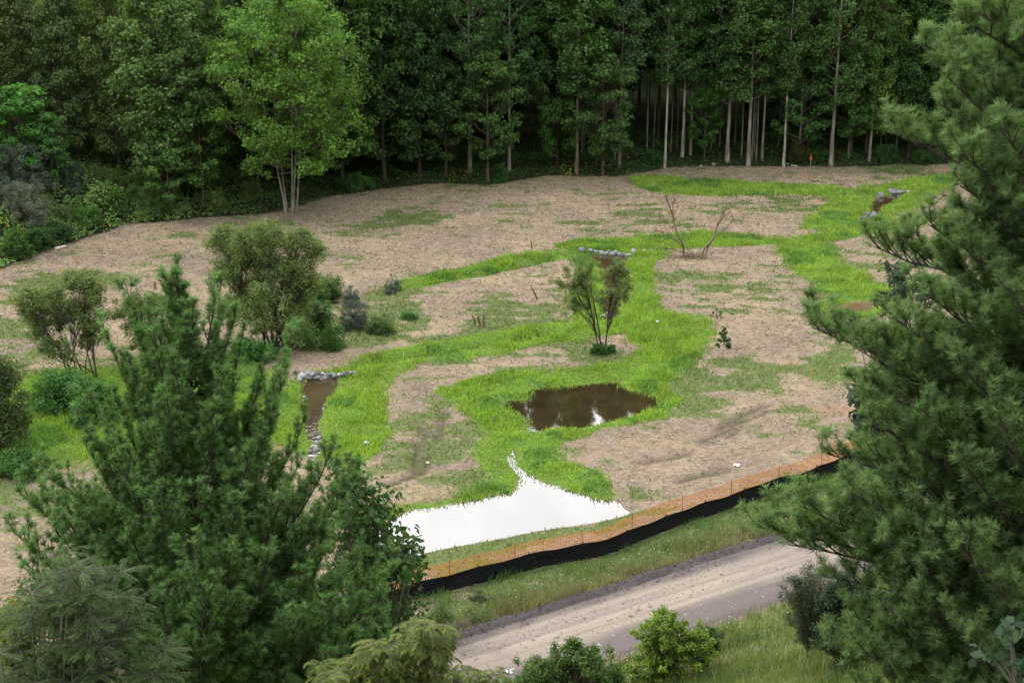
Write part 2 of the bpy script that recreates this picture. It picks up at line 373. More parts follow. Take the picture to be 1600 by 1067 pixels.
def rough_mat(name, c1, c2, scale=6, rough=.9, stretch=(1, 1, 1), bump=.3, useobj=True, detail=6, spec=.2):
    m, n, l = mat(name)
    tcn = n.new('ShaderNodeTexCoord'); mp = n.new('ShaderNodeMapping'); mp.inputs['Scale'].default_value = stretch
    no = n.new('ShaderNodeTexNoise'); no.inputs['Scale'].default_value = scale; no.inputs['Detail'].default_value = detail
    l.new(tcn.outputs['Object'], mp.inputs[0]); l.new(mp.outputs[0], no.inputs['Vector'])
    r = n.new('ShaderNodeValToRGB'); r.color_ramp.elements[0].position = .35; r.color_ramp.elements[1].position = .66
    r.color_ramp.elements[0].color = (*c1, 1); r.color_ramp.elements[1].color = (*c2, 1)
    l.new(no.outputs['Fac'], r.inputs[0])
    p = n.new('ShaderNodeBsdfPrincipled'); p.inputs['Roughness'].default_value = rough; p.inputs['Specular IOR Level'].default_value = spec
    out = r.outputs[0]
    if useobj:
        oi = n.new('ShaderNodeObjectInfo'); mu = n.new('ShaderNodeMixRGB'); mu.blend_type = 'MULTIPLY'; mu.inputs[0].default_value = 1
        l.new(out, mu.inputs[1]); l.new(oi.outputs['Color'], mu.inputs[2]); out = mu.outputs[0]
    l.new(out, p.inputs['Base Color'])
    b = n.new('ShaderNodeBump'); b.inputs['Strength'].default_value = bump; b.inputs['Distance'].default_value = .05
    l.new(no.outputs['Fac'], b.inputs['Height']); l.new(b.outputs[0], p.inputs['Normal'])
    o = n.new('ShaderNodeOutputMaterial'); l.new(p.outputs[0], o.inputs['Surface'])
    return m
M_leaf = leaf_mat('leaf'); M_needle = leaf_mat('needle', .4, .6, .08, (1.15, 1.2, .7)); M_grass = leaf_mat('grass_blade', .35, .6, .2, (1.2, 1.25, .5))
M_straw = leaf_mat('straw_stalk', .1, .8, .1, (1, 1, 1))
M_bark = rough_mat('bark', (.09, .075, .06), (.24, .21, .18), 5, stretch=(1, 1, .25))
M_pale = rough_mat('pale_bark', (.20, .18, .15), (.50, .47, .42), 4, stretch=(1, 1, .2))
M_dark = rough_mat('dark_bark', (.035, .028, .022), (.10, .085, .07), 8, stretch=(1, 1, .3))
M_rock = rough_mat('rock', (.16, .16, .17), (.52, .52, .55), 3.5, rough=.8, bump=.5)

# ground material
m, n, l = mat('field_ground'); M_ground = m
at = n.new('ShaderNodeAttribute'); at.attribute_name = 'mask'; at2 = n.new('ShaderNodeAttribute'); at2.attribute_name = 'mask2'
s1 = n.new('ShaderNodeSeparateColor'); s2 = n.new('ShaderNodeSeparateColor'); l.new(at.outputs['Color'], s1.inputs[0]); l.new(at2.outputs['Color'], s2.inputs[0])
tcn = n.new('ShaderNodeTexCoord')
def noise(scale, detail=6, rough=.6, stretch=None, rot=0):
    no = n.new('ShaderNodeTexNoise'); no.inputs['Scale'].default_value = scale; no.inputs['Detail'].default_value = detail; no.inputs['Roughness'].default_value = rough
    mp = n.new('ShaderNodeMapping'); mp.inputs['Scale'].default_value = stretch or (1, 1, 1); mp.inputs['Rotation'].default_value = (0, 0, rot)
    l.new(tcn.outputs['Object'], mp.inputs[0]); l.new(mp.outputs[0], no.inputs['Vector']); return no
def ramp(src, stops):
    r = n.new('ShaderNodeValToRGB'); e = r.color_ramp.elements
    while len(e) < len(stops): e.new(.5)
    for i, (p_, c_) in enumerate(stops): e[i].position = p_; e[i].color = (*c_, 1)
    l.new(src, r.inputs[0]); return r
def mixc(f, a, b, bt='MIX'):
    q = n.new('ShaderNodeMixRGB'); q.blend_type = bt
    for s, i in ((f, 0), (a, 1), (b, 2)):
        if isinstance(s, (int, float)): q.inputs[i].default_value = s
        elif isinstance(s, tuple): q.inputs[i].default_value = (*s, 1)
        else: l.new(s, q.inputs[i])
    return q.outputs[0]
nf = noise(11, 9, .8, (.45, 1.5, 1), .12); nm = noise(.9, 6, .6); nl = noise(.16, 5, .6); nb = noise(3.2, 5, .65, (.6, 1.5, 1), -.1)
straw = ramp(nf.outputs['Fac'], [(.26, (.095, .076, .06)), (.42, (.20, .158, .122)), (.56, (.305, .248, .188)), (.74, (.45, .375, .28))]).outputs[0]
straw = mixc(.55, straw, ramp(nb.outputs['Fac'], [(.3, (.55, .50, .50)), (.5, (1, 1, 1)), (.68, (1.35, 1.3, 1.2))]).outputs[0], 'MULTIPLY')
straw = mixc(.8, straw, ramp(nm.outputs['Fac'], [(.3, (.72, .68, .70)), (.6, (1.1, 1.08, 1.05))]).outputs[0], 'MULTIPLY')
straw = mixc(.8, straw, ramp(nl.outputs['Fac'], [(.35, (.72, .70, .74)), (.5, (.98, .96, .92)), (.64, (1.2, 1.16, 1.02))]).outputs[0], 'MULTIPLY')
grc = ramp(nf.outputs['Fac'], [(.3, (.06, .11, .025)), (.55, (.135, .225, .05)), (.75, (.22, .31, .085))]).outputs[0]
grc = mixc(.8, grc, ramp(nl.outputs['Fac'], [(.3, (.8, .95, .9)), (.65, (1.2, 1.1, .9))]).outputs[0], 'MULTIPLY')
ol = ramp(nf.outputs['Fac'], [(.3, (.06, .08, .03)), (.55, (.135, .165, .06)), (.75, (.22, .24, .10))]).outputs[0]
grc = mixc(s2.outputs[2], ol, grc)
ma = n.new('ShaderNodeMath'); ma.operation = 'ADD'; l.new(s1.outputs[0], ma.inputs[0])
mb = n.new('ShaderNodeMath'); mb.operation = 'MULTIPLY_ADD'; l.new(nb.outputs['Fac'], mb.inputs[0]); mb.inputs[1].default_value = 1.3; mb.inputs[2].default_value = -.58
l.new(mb.outputs[0], ma.inputs[1])
gf = ramp(ma.outputs[0], [(.25, (0, 0, 0)), (.75, (1, 1, 1))]).outputs[0]
col = mixc(gf, straw, grc)
mudc = ramp(nf.outputs['Fac'], [(.3, (.05, .038, .028)), (.7, (.15, .115, .085))]).outputs[0]
col = mixc(s1.outputs[1], col, mudc)
clayc = ramp(nf.outputs['Fac'], [(.3, (.28, .10, .05)), (.7, (.55, .24, .13))]).outputs[0]
col = mixc(s1.outputs[2], col, clayc)
ddc = ramp(nf.outputs['Fac'], [(.3, (.035, .03, .031)), (.7, (.125, .11, .112))]).outputs[0]
col = mixc(s2.outputs[0], col, ddc)
floorc = ramp(nm.outputs['Fac'], [(.3, (.012, .014, .008)), (.7, (.028, .036, .015))]).outputs[0]  # forest floor, canopy shade darkened into its colour
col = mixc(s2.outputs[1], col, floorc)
p = n.new('ShaderNodeBsdfPrincipled'); p.inputs['Roughness'].default_value = .95; p.inputs['Specular IOR Level'].default_value = .1
l.new(col, p.inputs['Base Color'])
b = n.new('ShaderNodeBump'); b.inputs['Strength'].default_value = .6; b.inputs['Distance'].default_value = .12
l.new(nf.outputs['Fac'], b.inputs['Height']); l.new(b.outputs[0], p.inputs['Normal'])
o = n.new('ShaderNodeOutputMaterial'); l.new(p.outputs[0], o.inputs['Surface'])

ny, nx = X.shape
ii = (np.arange(ny - 1)[:, None] * nx + np.arange(nx - 1)[None]).ravel()
F = np.stack([ii, ii + 1, ii + nx + 1, ii + nx], 1)
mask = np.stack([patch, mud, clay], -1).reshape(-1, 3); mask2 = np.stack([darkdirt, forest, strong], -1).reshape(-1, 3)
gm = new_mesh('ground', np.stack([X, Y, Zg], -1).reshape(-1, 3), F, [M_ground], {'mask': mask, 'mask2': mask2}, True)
tag(obj('ground', gm), 'straw mulched valley floor with green patches between hillsides', kind='structure')

def samp(A, x, y):
    i = np.clip(np.searchsorted(gx, x) - 1, 0, nx - 2); j = np.clip(np.searchsorted(gy, y) - 1, 0, ny - 2)
    fx_ = (x - gx[i]) / (gx[i + 1] - gx[i]); fy_ = (y - gy[j]) / (gy[j + 1] - gy[j])
    return (A[j, i] * (1 - fx_) + A[j, i + 1] * fx_) * (1 - fy_) + (A[j + 1, i] * (1 - fx_) + A[j + 1, i + 1] * fx_) * fy_
def hz(x, y): return float(samp(Zg, np.array([x]), np.array([y]))[0])
def hit(px, py):                       # where the sight line meets the ground
    d = ray(px, py); t = np.linspace(15, 420, 8000); x = d[0] * t; y = d[1] * t; z = CAMH + d[2] * t
    g = samp(Zg, x, y); k = np.argmax(z < g)
    if k == 0: k = len(t) - 1
    return np.array([x[k], y[k], g[k]])
def ground_at(px, Yw):                 # column px at depth Y
    x = (px - 800) / FPX * Yw
    for _ in range(8):
        z = hz(x, Yw); t = Yw * cp + (CAMH - z) * sp; x = (px - 800) / FPX * t
    return np.array([x, Yw, hz(x, Yw)])

# ------------------------------------------------------------------ water
def water_mat(name, deep, bumpk, refl, rough=.02, bscale=3.0):
    m, n, l = mat(name)
    tcn = n.new('ShaderNodeTexCoord'); no = n.new('ShaderNodeTexNoise'); no.inputs['Scale'].default_value = bscale; no.inputs['Detail'].default_value = 3
    l.new(tcn.outputs['Object'], no.inputs['Vector'])
    n2 = n.new('ShaderNodeTexNoise'); n2.inputs['Scale'].default_value = .5; n2.inputs['Detail'].default_value = 5; l.new(tcn.outputs['Object'], n2.inputs['Vector'])
    r = n.new('ShaderNodeValToRGB'); r.color_ramp.elements[0].position = .3; r.color_ramp.elements[1].position = .7
    r.color_ramp.elements[0].color = (*[c * .7 for c in deep], 1); r.color_ramp.elements[1].color = (*[c * 1.3 for c in deep], 1); l.new(n2.outputs['Fac'], r.inputs[0])
    bp = n.new('ShaderNodeBump'); bp.inputs['Strength'].default_value = bumpk; bp.inputs['Distance'].default_value = .02 if bumpk < .9 else .06; l.new(no.outputs['Fac'], bp.inputs['Height'])
    d = n.new('ShaderNodeBsdfDiffuse'); l.new(r.outputs[0], d.inputs['Color'])
    g = n.new('ShaderNodeBsdfGlossy'); g.inputs['Roughness'].default_value = rough; l.new(bp.outputs[0], g.inputs['Normal'])
    f = n.new('ShaderNodeFresnel'); f.inputs['IOR'].default_value = refl
    mx = n.new('ShaderNodeMixShader'); l.new(f.outputs[0], mx.inputs[0]); l.new(d.outputs[0], mx.inputs[1]); l.new(g.outputs[0], mx.inputs[2])
    o = n.new('ShaderNodeOutputMaterial'); l.new(mx.outputs[0], o.inputs['Surface'])
    return m
M_water = water_mat('pond_water', (.032, .022, .010), .04, 2.6)
M_stream = water_mat('stream_water', (.06, .041, .022), .3, 2.2, .03, 4)
M_mudw = water_mat('muddy_water', (.15, .10, .06), .1, 1.35, .08)
M_riffle = water_mat('riffle_water', (.06, .045, .03), .9, 2.6, .06, 2.5)
WN = {'left_riffle': ('riffle_water', M_riffle), 'pond': ('pond_water', M_water), 'near_pond': ('near_pond_water', M_water), 'left_stream': ('stream_water', M_stream), 'middle_channel': ('channel_water', M_stream), 'upper_stream': ('stream_water', M_stream), 'mud_pool': ('muddy_pool_water', M_mudw)}
import bmesh
for k in WW:
    sd = WSD[k]; cs = np.minimum(np.minimum(sd[:-1, :-1], sd[1:, :-1]), np.minimum(sd[:-1, 1:], sd[1:, 1:]))
    wd = np.minimum(np.minimum(waterd[:-1, :-1], waterd[1:, :-1]), np.minimum(waterd[:-1, 1:], waterd[1:, 1:]))
    jj, i_ = np.nonzero((cs < .4) & (cs <= wd + 1e-6)); q = jj * nx + i_; Fq = np.stack([q, q + 1, q + nx + 1, q + nx], 1)
    used, inv = np.unique(Fq, return_inverse=True)
    me = new_mesh(WN[k][0], np.stack([X.ravel()[used], Y.ravel()[used], np.full(len(used), ZW)], -1), inv.reshape(-1, 4), [WN[k][1]])
    tag(obj(WN[k][0], me), kind='structure')

# ------------------------------------------------------------------ road
m, n, l = mat('gravel_road'); M_road = m
uvn = n.new('ShaderNodeUVMap'); uvn.uv_map = 'UVMap'
def rn_(sc, st, det=6, rg=.6):
    mp = n.new('ShaderNodeMapping'); mp.inputs['Scale'].default_value = st; no = n.new('ShaderNodeTexNoise'); no.inputs['Scale'].default_value = sc; no.inputs['Detail'].default_value = det; no.inputs['Roughness'].default_value = rg
    l.new(uvn.outputs[0], mp.inputs[0]); l.new(mp.outputs[0], no.inputs['Vector']); return no
def ramp2(src, stops):
    r = n.new('ShaderNodeValToRGB'); e = r.color_ramp.elements
    while len(e) < len(stops): e.new(.5)
    for i, (p_, c_) in enumerate(stops): e[i].position = p_; e[i].color = (*c_, 1)
    l.new(src, r.inputs[0]); return r.outputs[0]
def mulc(f, a, b):
    q = n.new('ShaderNodeMixRGB'); q.blend_type = 'MULTIPLY'; q.inputs[0].default_value = f; l.new(a, q.inputs[1]); l.new(b, q.inputs[2]); return q.outputs[0]
streak = rn_(1.0, (.03, 2.2, 1), 5, .6); fine = rn_(14, (1, 1, 1), 6, .7); blot = rn_(.5, (.35, 1.5, 1), 4)
base = ramp2(streak.outputs['Fac'], [(.30, (.20, .165, .138)), (.5, (.27, .228, .192)), (.68, (.34, .29, .24))])
base = mulc(.7, base, ramp2(fine.outputs['Fac'], [(.3, (.65, .65, .66)), (.7, (1.15, 1.14, 1.12))]))
base = mulc(.6, base, ramp2(blot.outputs['Fac'], [(.3, (.75, .75, .78)), (.65, (1.08, 1.06, 1.03))]))
at = n.new('ShaderNodeAttribute'); at.attribute_name = 'Col'
q = n.new('ShaderNodeMixRGB'); q.inputs[2].default_value = (.12, .10, .10, 1); l.new(at.outputs['Fac'], q.inputs[0]); l.new(base, q.inputs[1])
p = n.new('ShaderNodeBsdfPrincipled'); p.inputs['Roughness'].default_value = .95; p.inputs['Specular IOR Level'].default_value = .1; l.new(q.outputs[0], p.inputs['Base Color'])
b = n.new('ShaderNodeBump'); b.inputs['Strength'].default_value = .5; b.inputs['Distance'].default_value = .03; l.new(fine.outputs['Fac'], b.inputs['Height']); l.new(b.outputs[0], p.inputs['Normal'])
o = n.new('ShaderNodeOutputMaterial'); l.new(p.outputs[0], o.inputs['Surface'])
us = np.arange(-60, 160, .35); vsx = np.linspace(v_sh - .3, v_far + .25, 26)
UU, VV = np.meshgrid(us, vsx); jit = .3 * (vnoise(UU, VV * 0, 1.3, 17) - .5) * (np.abs((VV - vsx[0]) / (vsx[-1] - vsx[0]) - .5) > .47)
RX = RO[0] + UU * RD[0] + (VV + jit) * RN[0]; RY = RO[1] + UU * RD[1] + (VV + jit) * RN[1]
tt = (VV - vsx[0]) / (vsx[-1] - vsx[0])
RZ = height(RX, RY) * 0 + .10 * np.sin(np.pi * tt) + .22 * (fbm(RX, RY, 14, 3) - .5) + .03 - .03 * np.exp(-((VV - (v_near + .8)) / .3) ** 2) - .03 * np.exp(-((VV - (v_far - .8)) / .3) ** 2)
RZ = np.maximum(RZ, samp(Zg, RX, RY) + .012)
RZ[0] -= .12; RZ[-1] -= .15
a, b_ = RX.shape; ii = (np.arange(a - 1)[:, None] * b_ + np.arange(b_ - 1)[None]).ravel()
edge = np.clip(ss(v_near + .15, v_near - .35, VV + .6 * (fbm(UU, VV, 1.5, 33, 3) - .5)) * .85 + ss(v_far - .25, v_far + .1, VV + .5 * (fbm(UU, VV, 1.5, 34, 3) - .5)), 0, 1)
rm = new_mesh('gravel_road', np.stack([RX, RY, RZ], -1).reshape(-1, 3), np.stack([ii, ii + 1, ii + b_ + 1, ii + b_], 1), [M_road], {'Col': np.repeat(edge.reshape(-1, 1), 3, 1)}, True, np.stack([UU, VV], -1).reshape(-1, 2))
tag(obj('gravel_road', rm), 'pale single track gravel road with wheel ruts', kind='structure')

# ------------------------------------------------------------------ grass, straw and weeds (nobody could count them)
def scatter(n_, box, dens, seed):
    r = np.random.default_rng(seed); x = r.uniform(box[0], box[1], n_); y = r.uniform(box[2], box[3], n_)
    # only what the camera's surroundings could see
    k = np.abs(x) < (.42 * y + 9); x = x[k]; y = y[k]
    p_ = dens(x, y); k = r.random(len(x)) < p_; return x[k], y[k], r
def blades(acc, x, y, z, h, w, lean, cols, r):
    n_ = len(x); a = r.uniform(0, 2 * math.pi, n_); la = r.uniform(0, 2 * math.pi, n_); le = lean * r.random(n_) * h
    d = np.stack([np.cos(a), np.sin(a), 0 * a], -1) * (w / 2)[:, None]; P = np.stack([x, y, z], -1)
    off = np.stack([np.cos(la) * le, np.sin(la) * le, h], -1); mid = P + off * [.35, .35, .6]
    V = np.stack([P - d, P + d, mid + d * .7, mid - d * .7, P + off], 1).reshape(-1, 3)
    i = np.arange(n_)[:, None] * 5
    c = np.repeat(cols, 5, 0)
    acc.add(V, np.concatenate([i, i + 1, i + 2, i + 3], 1), c)
    acc.f[3].append(np.concatenate([i + 3, i + 2, i + 4], 1) + acc.n - len(V))
strongF = np.where(roadband | verge | hillm, 0, strong) * (1 - .9 * ditch) * (1 - forest) * np.where(X < -7, ss(-.08, .12, waterd), ss(-.28, .06, waterd))
A = Acc()
x, y, r = scatter(1900000, (-44, 52, 44, 142), lambda x, y: samp(strongF, x, y) * (.45 + .55 * (60 / np.maximum(y, 60))), 11)
tone = fbm(x, y, 2.8, 201, 3); tone2 = fbm(x, y, 1.1, 205, 2)
c = np.where((tone > .62)[:, None], [[.145, .275, .065]], [[.235, .37, .065]]) * (.75 + .5 * tone2)[:, None]
c = c * (1 + .22 * r.uniform(-1, 1, (len(x), 1))) ; yl = r.random(len(x)) < .10; c[yl] *= [1.6, 1.2, 1]
hh = (.11 + .20 * ss(.3, .7, fbm(x, y, 1.5, 211, 2))) * r.uniform(.5, 1.2, len(x)) * (1 + .9 * (r.random(len(x)) < .05)) * (.55 + .45 * samp(ss(0, .6, waterd), x, y))
blades(A, x, y, np.maximum(samp(Zg, x, y), ZW) - .02, hh, .02 + .0007 * y, .8, c, r)
print('tall grass', len(x))
tag(obj('tall_grass', A.mesh('tall_grass', M_grass), color=(1, 1, 1)), 'bright green tall grass growing along the channels and pond banks', 'grass', kind='stuff')
A = Acc()
pf = np.where(roadband | hillm | verge, 0, patch * (1 - strongF)) * (1 - forest) * ss(0, .2, waterd)
x, y, r = scatter(1300000, (-46, 55, 42, 145), lambda x, y: (samp(pf, x, y) * .36 + .03) * (samp(roadband * 1. + hillm + (waterd < .1) + verge, x, y) < .5) * (samp(forest, x, y) < .5), 12)
c = np.array([.15, .205, .07]) * (.7 + .6 * fbm(x, y, 3, 221, 3))[:, None] * (1 + .25 * r.uniform(-1, 1, (len(x), 1)))
blades(A, x, y, samp(Zg, x, y) - .01, r.uniform(.05, .2, len(x)), .02 + .0006 * y, 1.3, c, r)
print('weeds', len(x))
tag(obj('short_grass', A.mesh('short_grass', M_grass), color=(1, 1, 1)), 'sparse short grass sprouting through the straw mulch', 'grass', kind='stuff')
A = Acc()
x, y, r = scatter(420000, (-46, 55, 42, 145), lambda x, y: (1 - samp(np.clip(patch * .85 + mud + roadband + hillm + forest + (waterd < .1) + verge, 0, 1), x, y)) * (.35 + .65 * ss(.4, .6, fbm(x, y, 1.3, 231, 3))), 13)
n_ = len(x); a = r.normal(.1, .8, n_); L = r.uniform(.08, .28, n_); w = .006 + .00025 * y
t = np.stack([np.cos(a), np.sin(a), r.normal(0, .12, n_)], -1) * (L / 2)[:, None]; s_ = np.stack([-np.sin(a), np.cos(a), r.uniform(-.5, .8, n_)], -1) * (w / 2)[:, None]
P = np.stack([x, y, samp(Zg, x, y) + r.uniform(.01, .05, n_)], -1)
c = np.array([.40, .325, .225]) * r.uniform(.3, 1.2, (n_, 1)) * (1 + .06 * r.uniform(-1, 1, (n_, 3)))
A.add(np.stack([P - t - s_, P + t - s_, P + t + s_, P - t + s_], 1).reshape(-1, 3), np.arange(n_ * 4).reshape(-1, 4), np.repeat(np.clip(c, 0, 1), 4, 0))
print('straw', n_)
tag(obj('straw_mulch', A.mesh('straw_mulch', M_straw), color=(1, 1, 1)), 'pale loose straw strewn over the bare valley floor', 'straw', kind='stuff')
# verge between fence and road
A = Acc()
vf = verge * 1.0
x, y, r = scatter(900000, (-32, 36, 36, 72), lambda x, y: samp(vf, x, y) * .55, 14)
u_, v_ = road_uv(x, y); dry = ss(2.4, .5, v_ - (v_far + v_vg) / 2 + 1.2 * (fbm(x, y, 2, 241, 3) - .5))
c = (1 - dry)[:, None] * np.array([[.115, .195, .06]]) + dry[:, None] * np.array([[.21, .205, .115]])
c = c * (.6 + .8 * fbm(x, y, 1.5, 245, 3))[:, None] * (1 + .25 * r.uniform(-1, 1, (len(x), 1)))
hh = (.14 + .22 * dry + .28 * ss(.5, .75, fbm(x, y, 1.2, 246, 3))) * r.uniform(.5, 1.3, len(x))
blades(A, x, y, samp(Zg, x, y) - .02, hh, r.uniform(.015, .035, len(x)), .8, c, r)
print('verge', len(x))
fl = r.choice(len(x), 200, replace=False); fl = fl[dry[fl] > .15]
leaves(A, np.stack([x[fl], y[fl], samp(Zg, x[fl], y[fl]) + hh[fl] + .06], -1), np.tile([0, -.5, 1.], (len(fl), 1)), .04, .04, np.tile([.6, .75, .68], (len(fl), 1)), r)
tag(obj('verge_grass', A.mesh('verge_grass', M_grass), color=(1, 1, 1)), 'rough green and dry verge grass with white flowers beside the road', 'grass', kind='stuff')
# clods on the windrow
A = Acc()
x, y, r = scatter(260000, (-30, 40, 30, 75), lambda x, y: samp(np.maximum(windrow, .12 * shoulder), x, y) * .35, 15)
n_ = len(x); cc = np.array([.105, .092, .094]) * r.uniform(.4, 1.5, (n_, 1)); sz = r.uniform(.02, .07, n_)
leaves(A, np.stack([x, y, samp(Zg, x, y) + .02 + sz * .3], -1), r.normal(size=(n_, 3)) + [0, 0, .6], sz * 1.6, sz, cc, r)
nd_ = min(n_, 9000); dg = r.choice(n_, nd_, replace=False)
blades(A, x[dg], y[dg], samp(Zg, x[dg], y[dg]), r.uniform(.08, .3, nd_), np.full(nd_, .015), 1.2, np.tile([.17, .16, .11], (nd_, 1)) * r.uniform(.5, 1.3, (nd_, 1)), r)
tag(obj('dirt_clods', A.mesh('dirt_clods', M_straw), color=(1, 1, 1)), 'dark grey graded dirt and dead weeds along the far road edge', 'dirt', kind='stuff')
A = Acc(); r = np.random.default_rng(19); n_ = 5000
u_ = r.uniform(-25, 45, n_); v_ = np.where(r.random(n_) < .6, np.where(r.random(n_) < .5, v_far - np.abs(r.normal(0, .35, n_)), v_near - .2 + r.normal(0, .45, n_)), r.uniform(v_near, v_far, n_))
x = RO[0] + u_ * RD[0] + v_ * RN[0]; y = RO[1] + u_ * RD[1] + v_ * RN[1]; t_ = np.clip((v_ - vsx[0]) / (vsx[-1] - vsx[0]), 0, 1)
z = np.maximum(.10 * np.sin(np.pi * t_) + .22 * (fbm(x, y, 14, 3) - .5) + .03, samp(Zg, x, y) + .01)
sz = r.uniform(.012, .04, n_) * (1 + (r.random(n_) < .04) * 1.3)
O8 = np.array([[1, 0, 0], [0, 1, 0], [-1, 0, 0], [0, -1, 0], [0, 0, .7]]); F8 = np.array([[0, 1, 4], [1, 2, 4], [2, 3, 4], [3, 0, 4]])
V8 = np.stack([x, y, z], -1)[:, None] + O8[None] * (1 + r.uniform(-.3, .3, (n_, 5, 1))) * sz[:, None, None]
A.add(V8.reshape(-1, 3), (F8[None] + np.arange(n_)[:, None, None] * 5).reshape(-1, 3), np.repeat(np.array([[.27, .24, .215]]) * r.uniform(.65, 1.2, (n_, 1)), 5, 0))
tag(obj('loose_gravel', A.mesh('loose_gravel', M_straw), color=(1, 1, 1)), 'loose gravel stones scattered over the road surface', 'gravel', kind='stuff')
# near hillside grass
A = Acc()
hf = ss(-.2, .4, toeD) 
x, y, r = scatter(1100000, (-34, 34, 3, 62), lambda x, y: samp(hf, x, y) * np.clip(.1 + .6 * ss(14, 38, y), 0, 1) * (.4 + .6 * ss(.3, .6, fbm(x, y, 1.6, 251, 3))), 16)
c = np.where((fbm(x, y, 2.5, 255, 3) > .55)[:, None], [[.08, .13, .04]], [[.15, .195, .06]]) * (1 + .3 * r.uniform(-1, 1, (len(x), 1)))
tan_ = r.random(len(x)) < .12; c[tan_] = [.26, .22, .12]
blades(A, x, y, samp(Zg, x, y) - .02, (.22 + .3 * fbm(x, y, 1.5, 256, 2)) * r.uniform(.5, 1.3, len(x)), r.uniform(.012, .03, len(x)), .7, c, r)
print('hill grass', len(x))
tag(obj('hillside_grass', A.mesh('hillside_grass', M_grass), color=(1, 1, 1)), 'yellow green long grass on the near hillside', 'grass', kind='stuff')
# taller weeds and flowers where the hillside meets the road
A = Acc()
x, y, r = scatter(420000, (-20, 26, 34, 62), lambda x, y: ss(-.1, .25, samp(toeD, x, y)) * ss(2.2, .8, samp(toeD, x, y)) * ss(.42, .6, fbm(x, y, 1.3, 271, 3)) * .5, 17)
c = np.array([[.12, .18, .055]]) * (.6 + .8 * fbm(x, y, 1, 275, 3))[:, None] * (1 + .3 * r.uniform(-1, 1, (len(x), 1))); tn = r.random(len(x)) < .22; c[tn] = [.24, .20, .13]; rd = r.random(len(x)) < .03; c[rd] = [.28, .10, .09]
hh = r.uniform(.2, .75, len(x)); blades(A, x, y, samp(Zg, x, y) - .02, hh, r.uniform(.012, .028, len(x)), .5, c, r)
fl = r.choice(len(x), min(240, len(x)), replace=False)
leaves(A, np.stack([x[fl], y[fl], samp(Zg, x[fl], y[fl]) + hh[fl]], -1), np.tile([0, -.5, 1.], (len(fl), 1)), .045, .045, np.tile([.62, .62, .55], (len(fl), 1)), r)
tag(obj('roadside_weeds', A.mesh('roadside_weeds', M_grass), color=(1, 1, 1)), 'tall weeds with small white flowers along the near road edge', 'weeds', kind='stuff')
# undergrowth along and under the forest
A = Acc()
uf = ss(-.2, .5, sdF) * (1 - .75 * ss(7, 22, sdF)) * (sdF < 60)
uf2 = np.maximum(uf, .9 * ss(.5, 2, sdF) * (X < -24) * (sdF < 25))
x, y, r = scatter(700000, (-75, 75, 70, 185), lambda x, y: samp(uf2, x, y), 18)
n_ = len(x); leftb = ss(-18, -28, x)
c = np.array([.06, .125, .03]) * (1 - leftb[:, None]) + np.array([.17, .29, .08]) * leftb[:, None]
c = c * (.5 + 1.0 * fbm(x, y, 2.5, 261, 3))[:, None] * (1 + .3 * r.uniform(-1, 1, (n_, 1)))
hm = .3 + (1.5 + .6 * leftb) * ss(.4, .8, fbm(x, y, 3.2, 262, 3)) * samp(ss(0, 2, sdF), x, y)
z = samp(Zg, x, y) + hm * r.random(n_) ** .5
gold = (r.random(n_) < .16) & (fbm(x, y, 4, 263, 2) > .56) & ((leftb > .2) | ((x > -6) & (x < 10) & (samp(sdF, x, y) < 4)))
c[gold] = [.55, .38, .03]
leaves(A, np.stack([x, y, z], -1), r.normal(size=(n_, 3)) * .6 + [0, -.3, .9], r.uniform(.12, .3, n_) * (1 + .3 * leftb), r.uniform(.06, .14, n_) * (1 + .2 * leftb), c, r)
print('undergrowth', n_)
tag(obj('undergrowth', A.mesh('undergrowth', M_leaf), color=(1, 1, 1)), 'dark green weeds and goldenrod carpeting the forest edge', 'undergrowth', kind='stuff')

# ------------------------------------------------------------------ trees
def curve(p0, az, el, L, curl, n, r, wob=.12):
    P = [np.array(p0, float)]; st = L / (n - 1)
    for i in range(n - 1):
        az += r.normal(0, wob); el = min(el + curl / (n - 1) + r.normal(0, wob * .5), 1.5)
        P.append(P[-1] + st * np.array([math.cos(az) * math.cos(el), math.sin(az) * math.cos(el), math.sin(el)]))
    return np.array(P), az, el
class Tree: pass
def clump_leaves(acc, cl, per, L, W, col, r, flat=.75, up=.7, center=None):
    cl = np.array(cl); n_ = len(cl) * per; c = np.repeat(cl[:, :3], per, 0); R_ = np.repeat(cl[:, 3], per)
    d = unit(r.normal(size=(n_, 3))); rad = r.random(n_) ** .5
    P = c + d * (rad * R_)[:, None] * [1, 1, flat]
    N = d * .8 + r.normal(size=(n_, 3)) * .5 + [0, 0, up]
    ct = np.repeat(1 + .22 * r.uniform(-1, 1, (len(cl), 1)), per, 0)
    cc = vary(col, n_, r) * ct
    sz = r.uniform(.65, 1.3, n_)
    leaves(acc, P, N, L * sz, W * sz, cc, r)
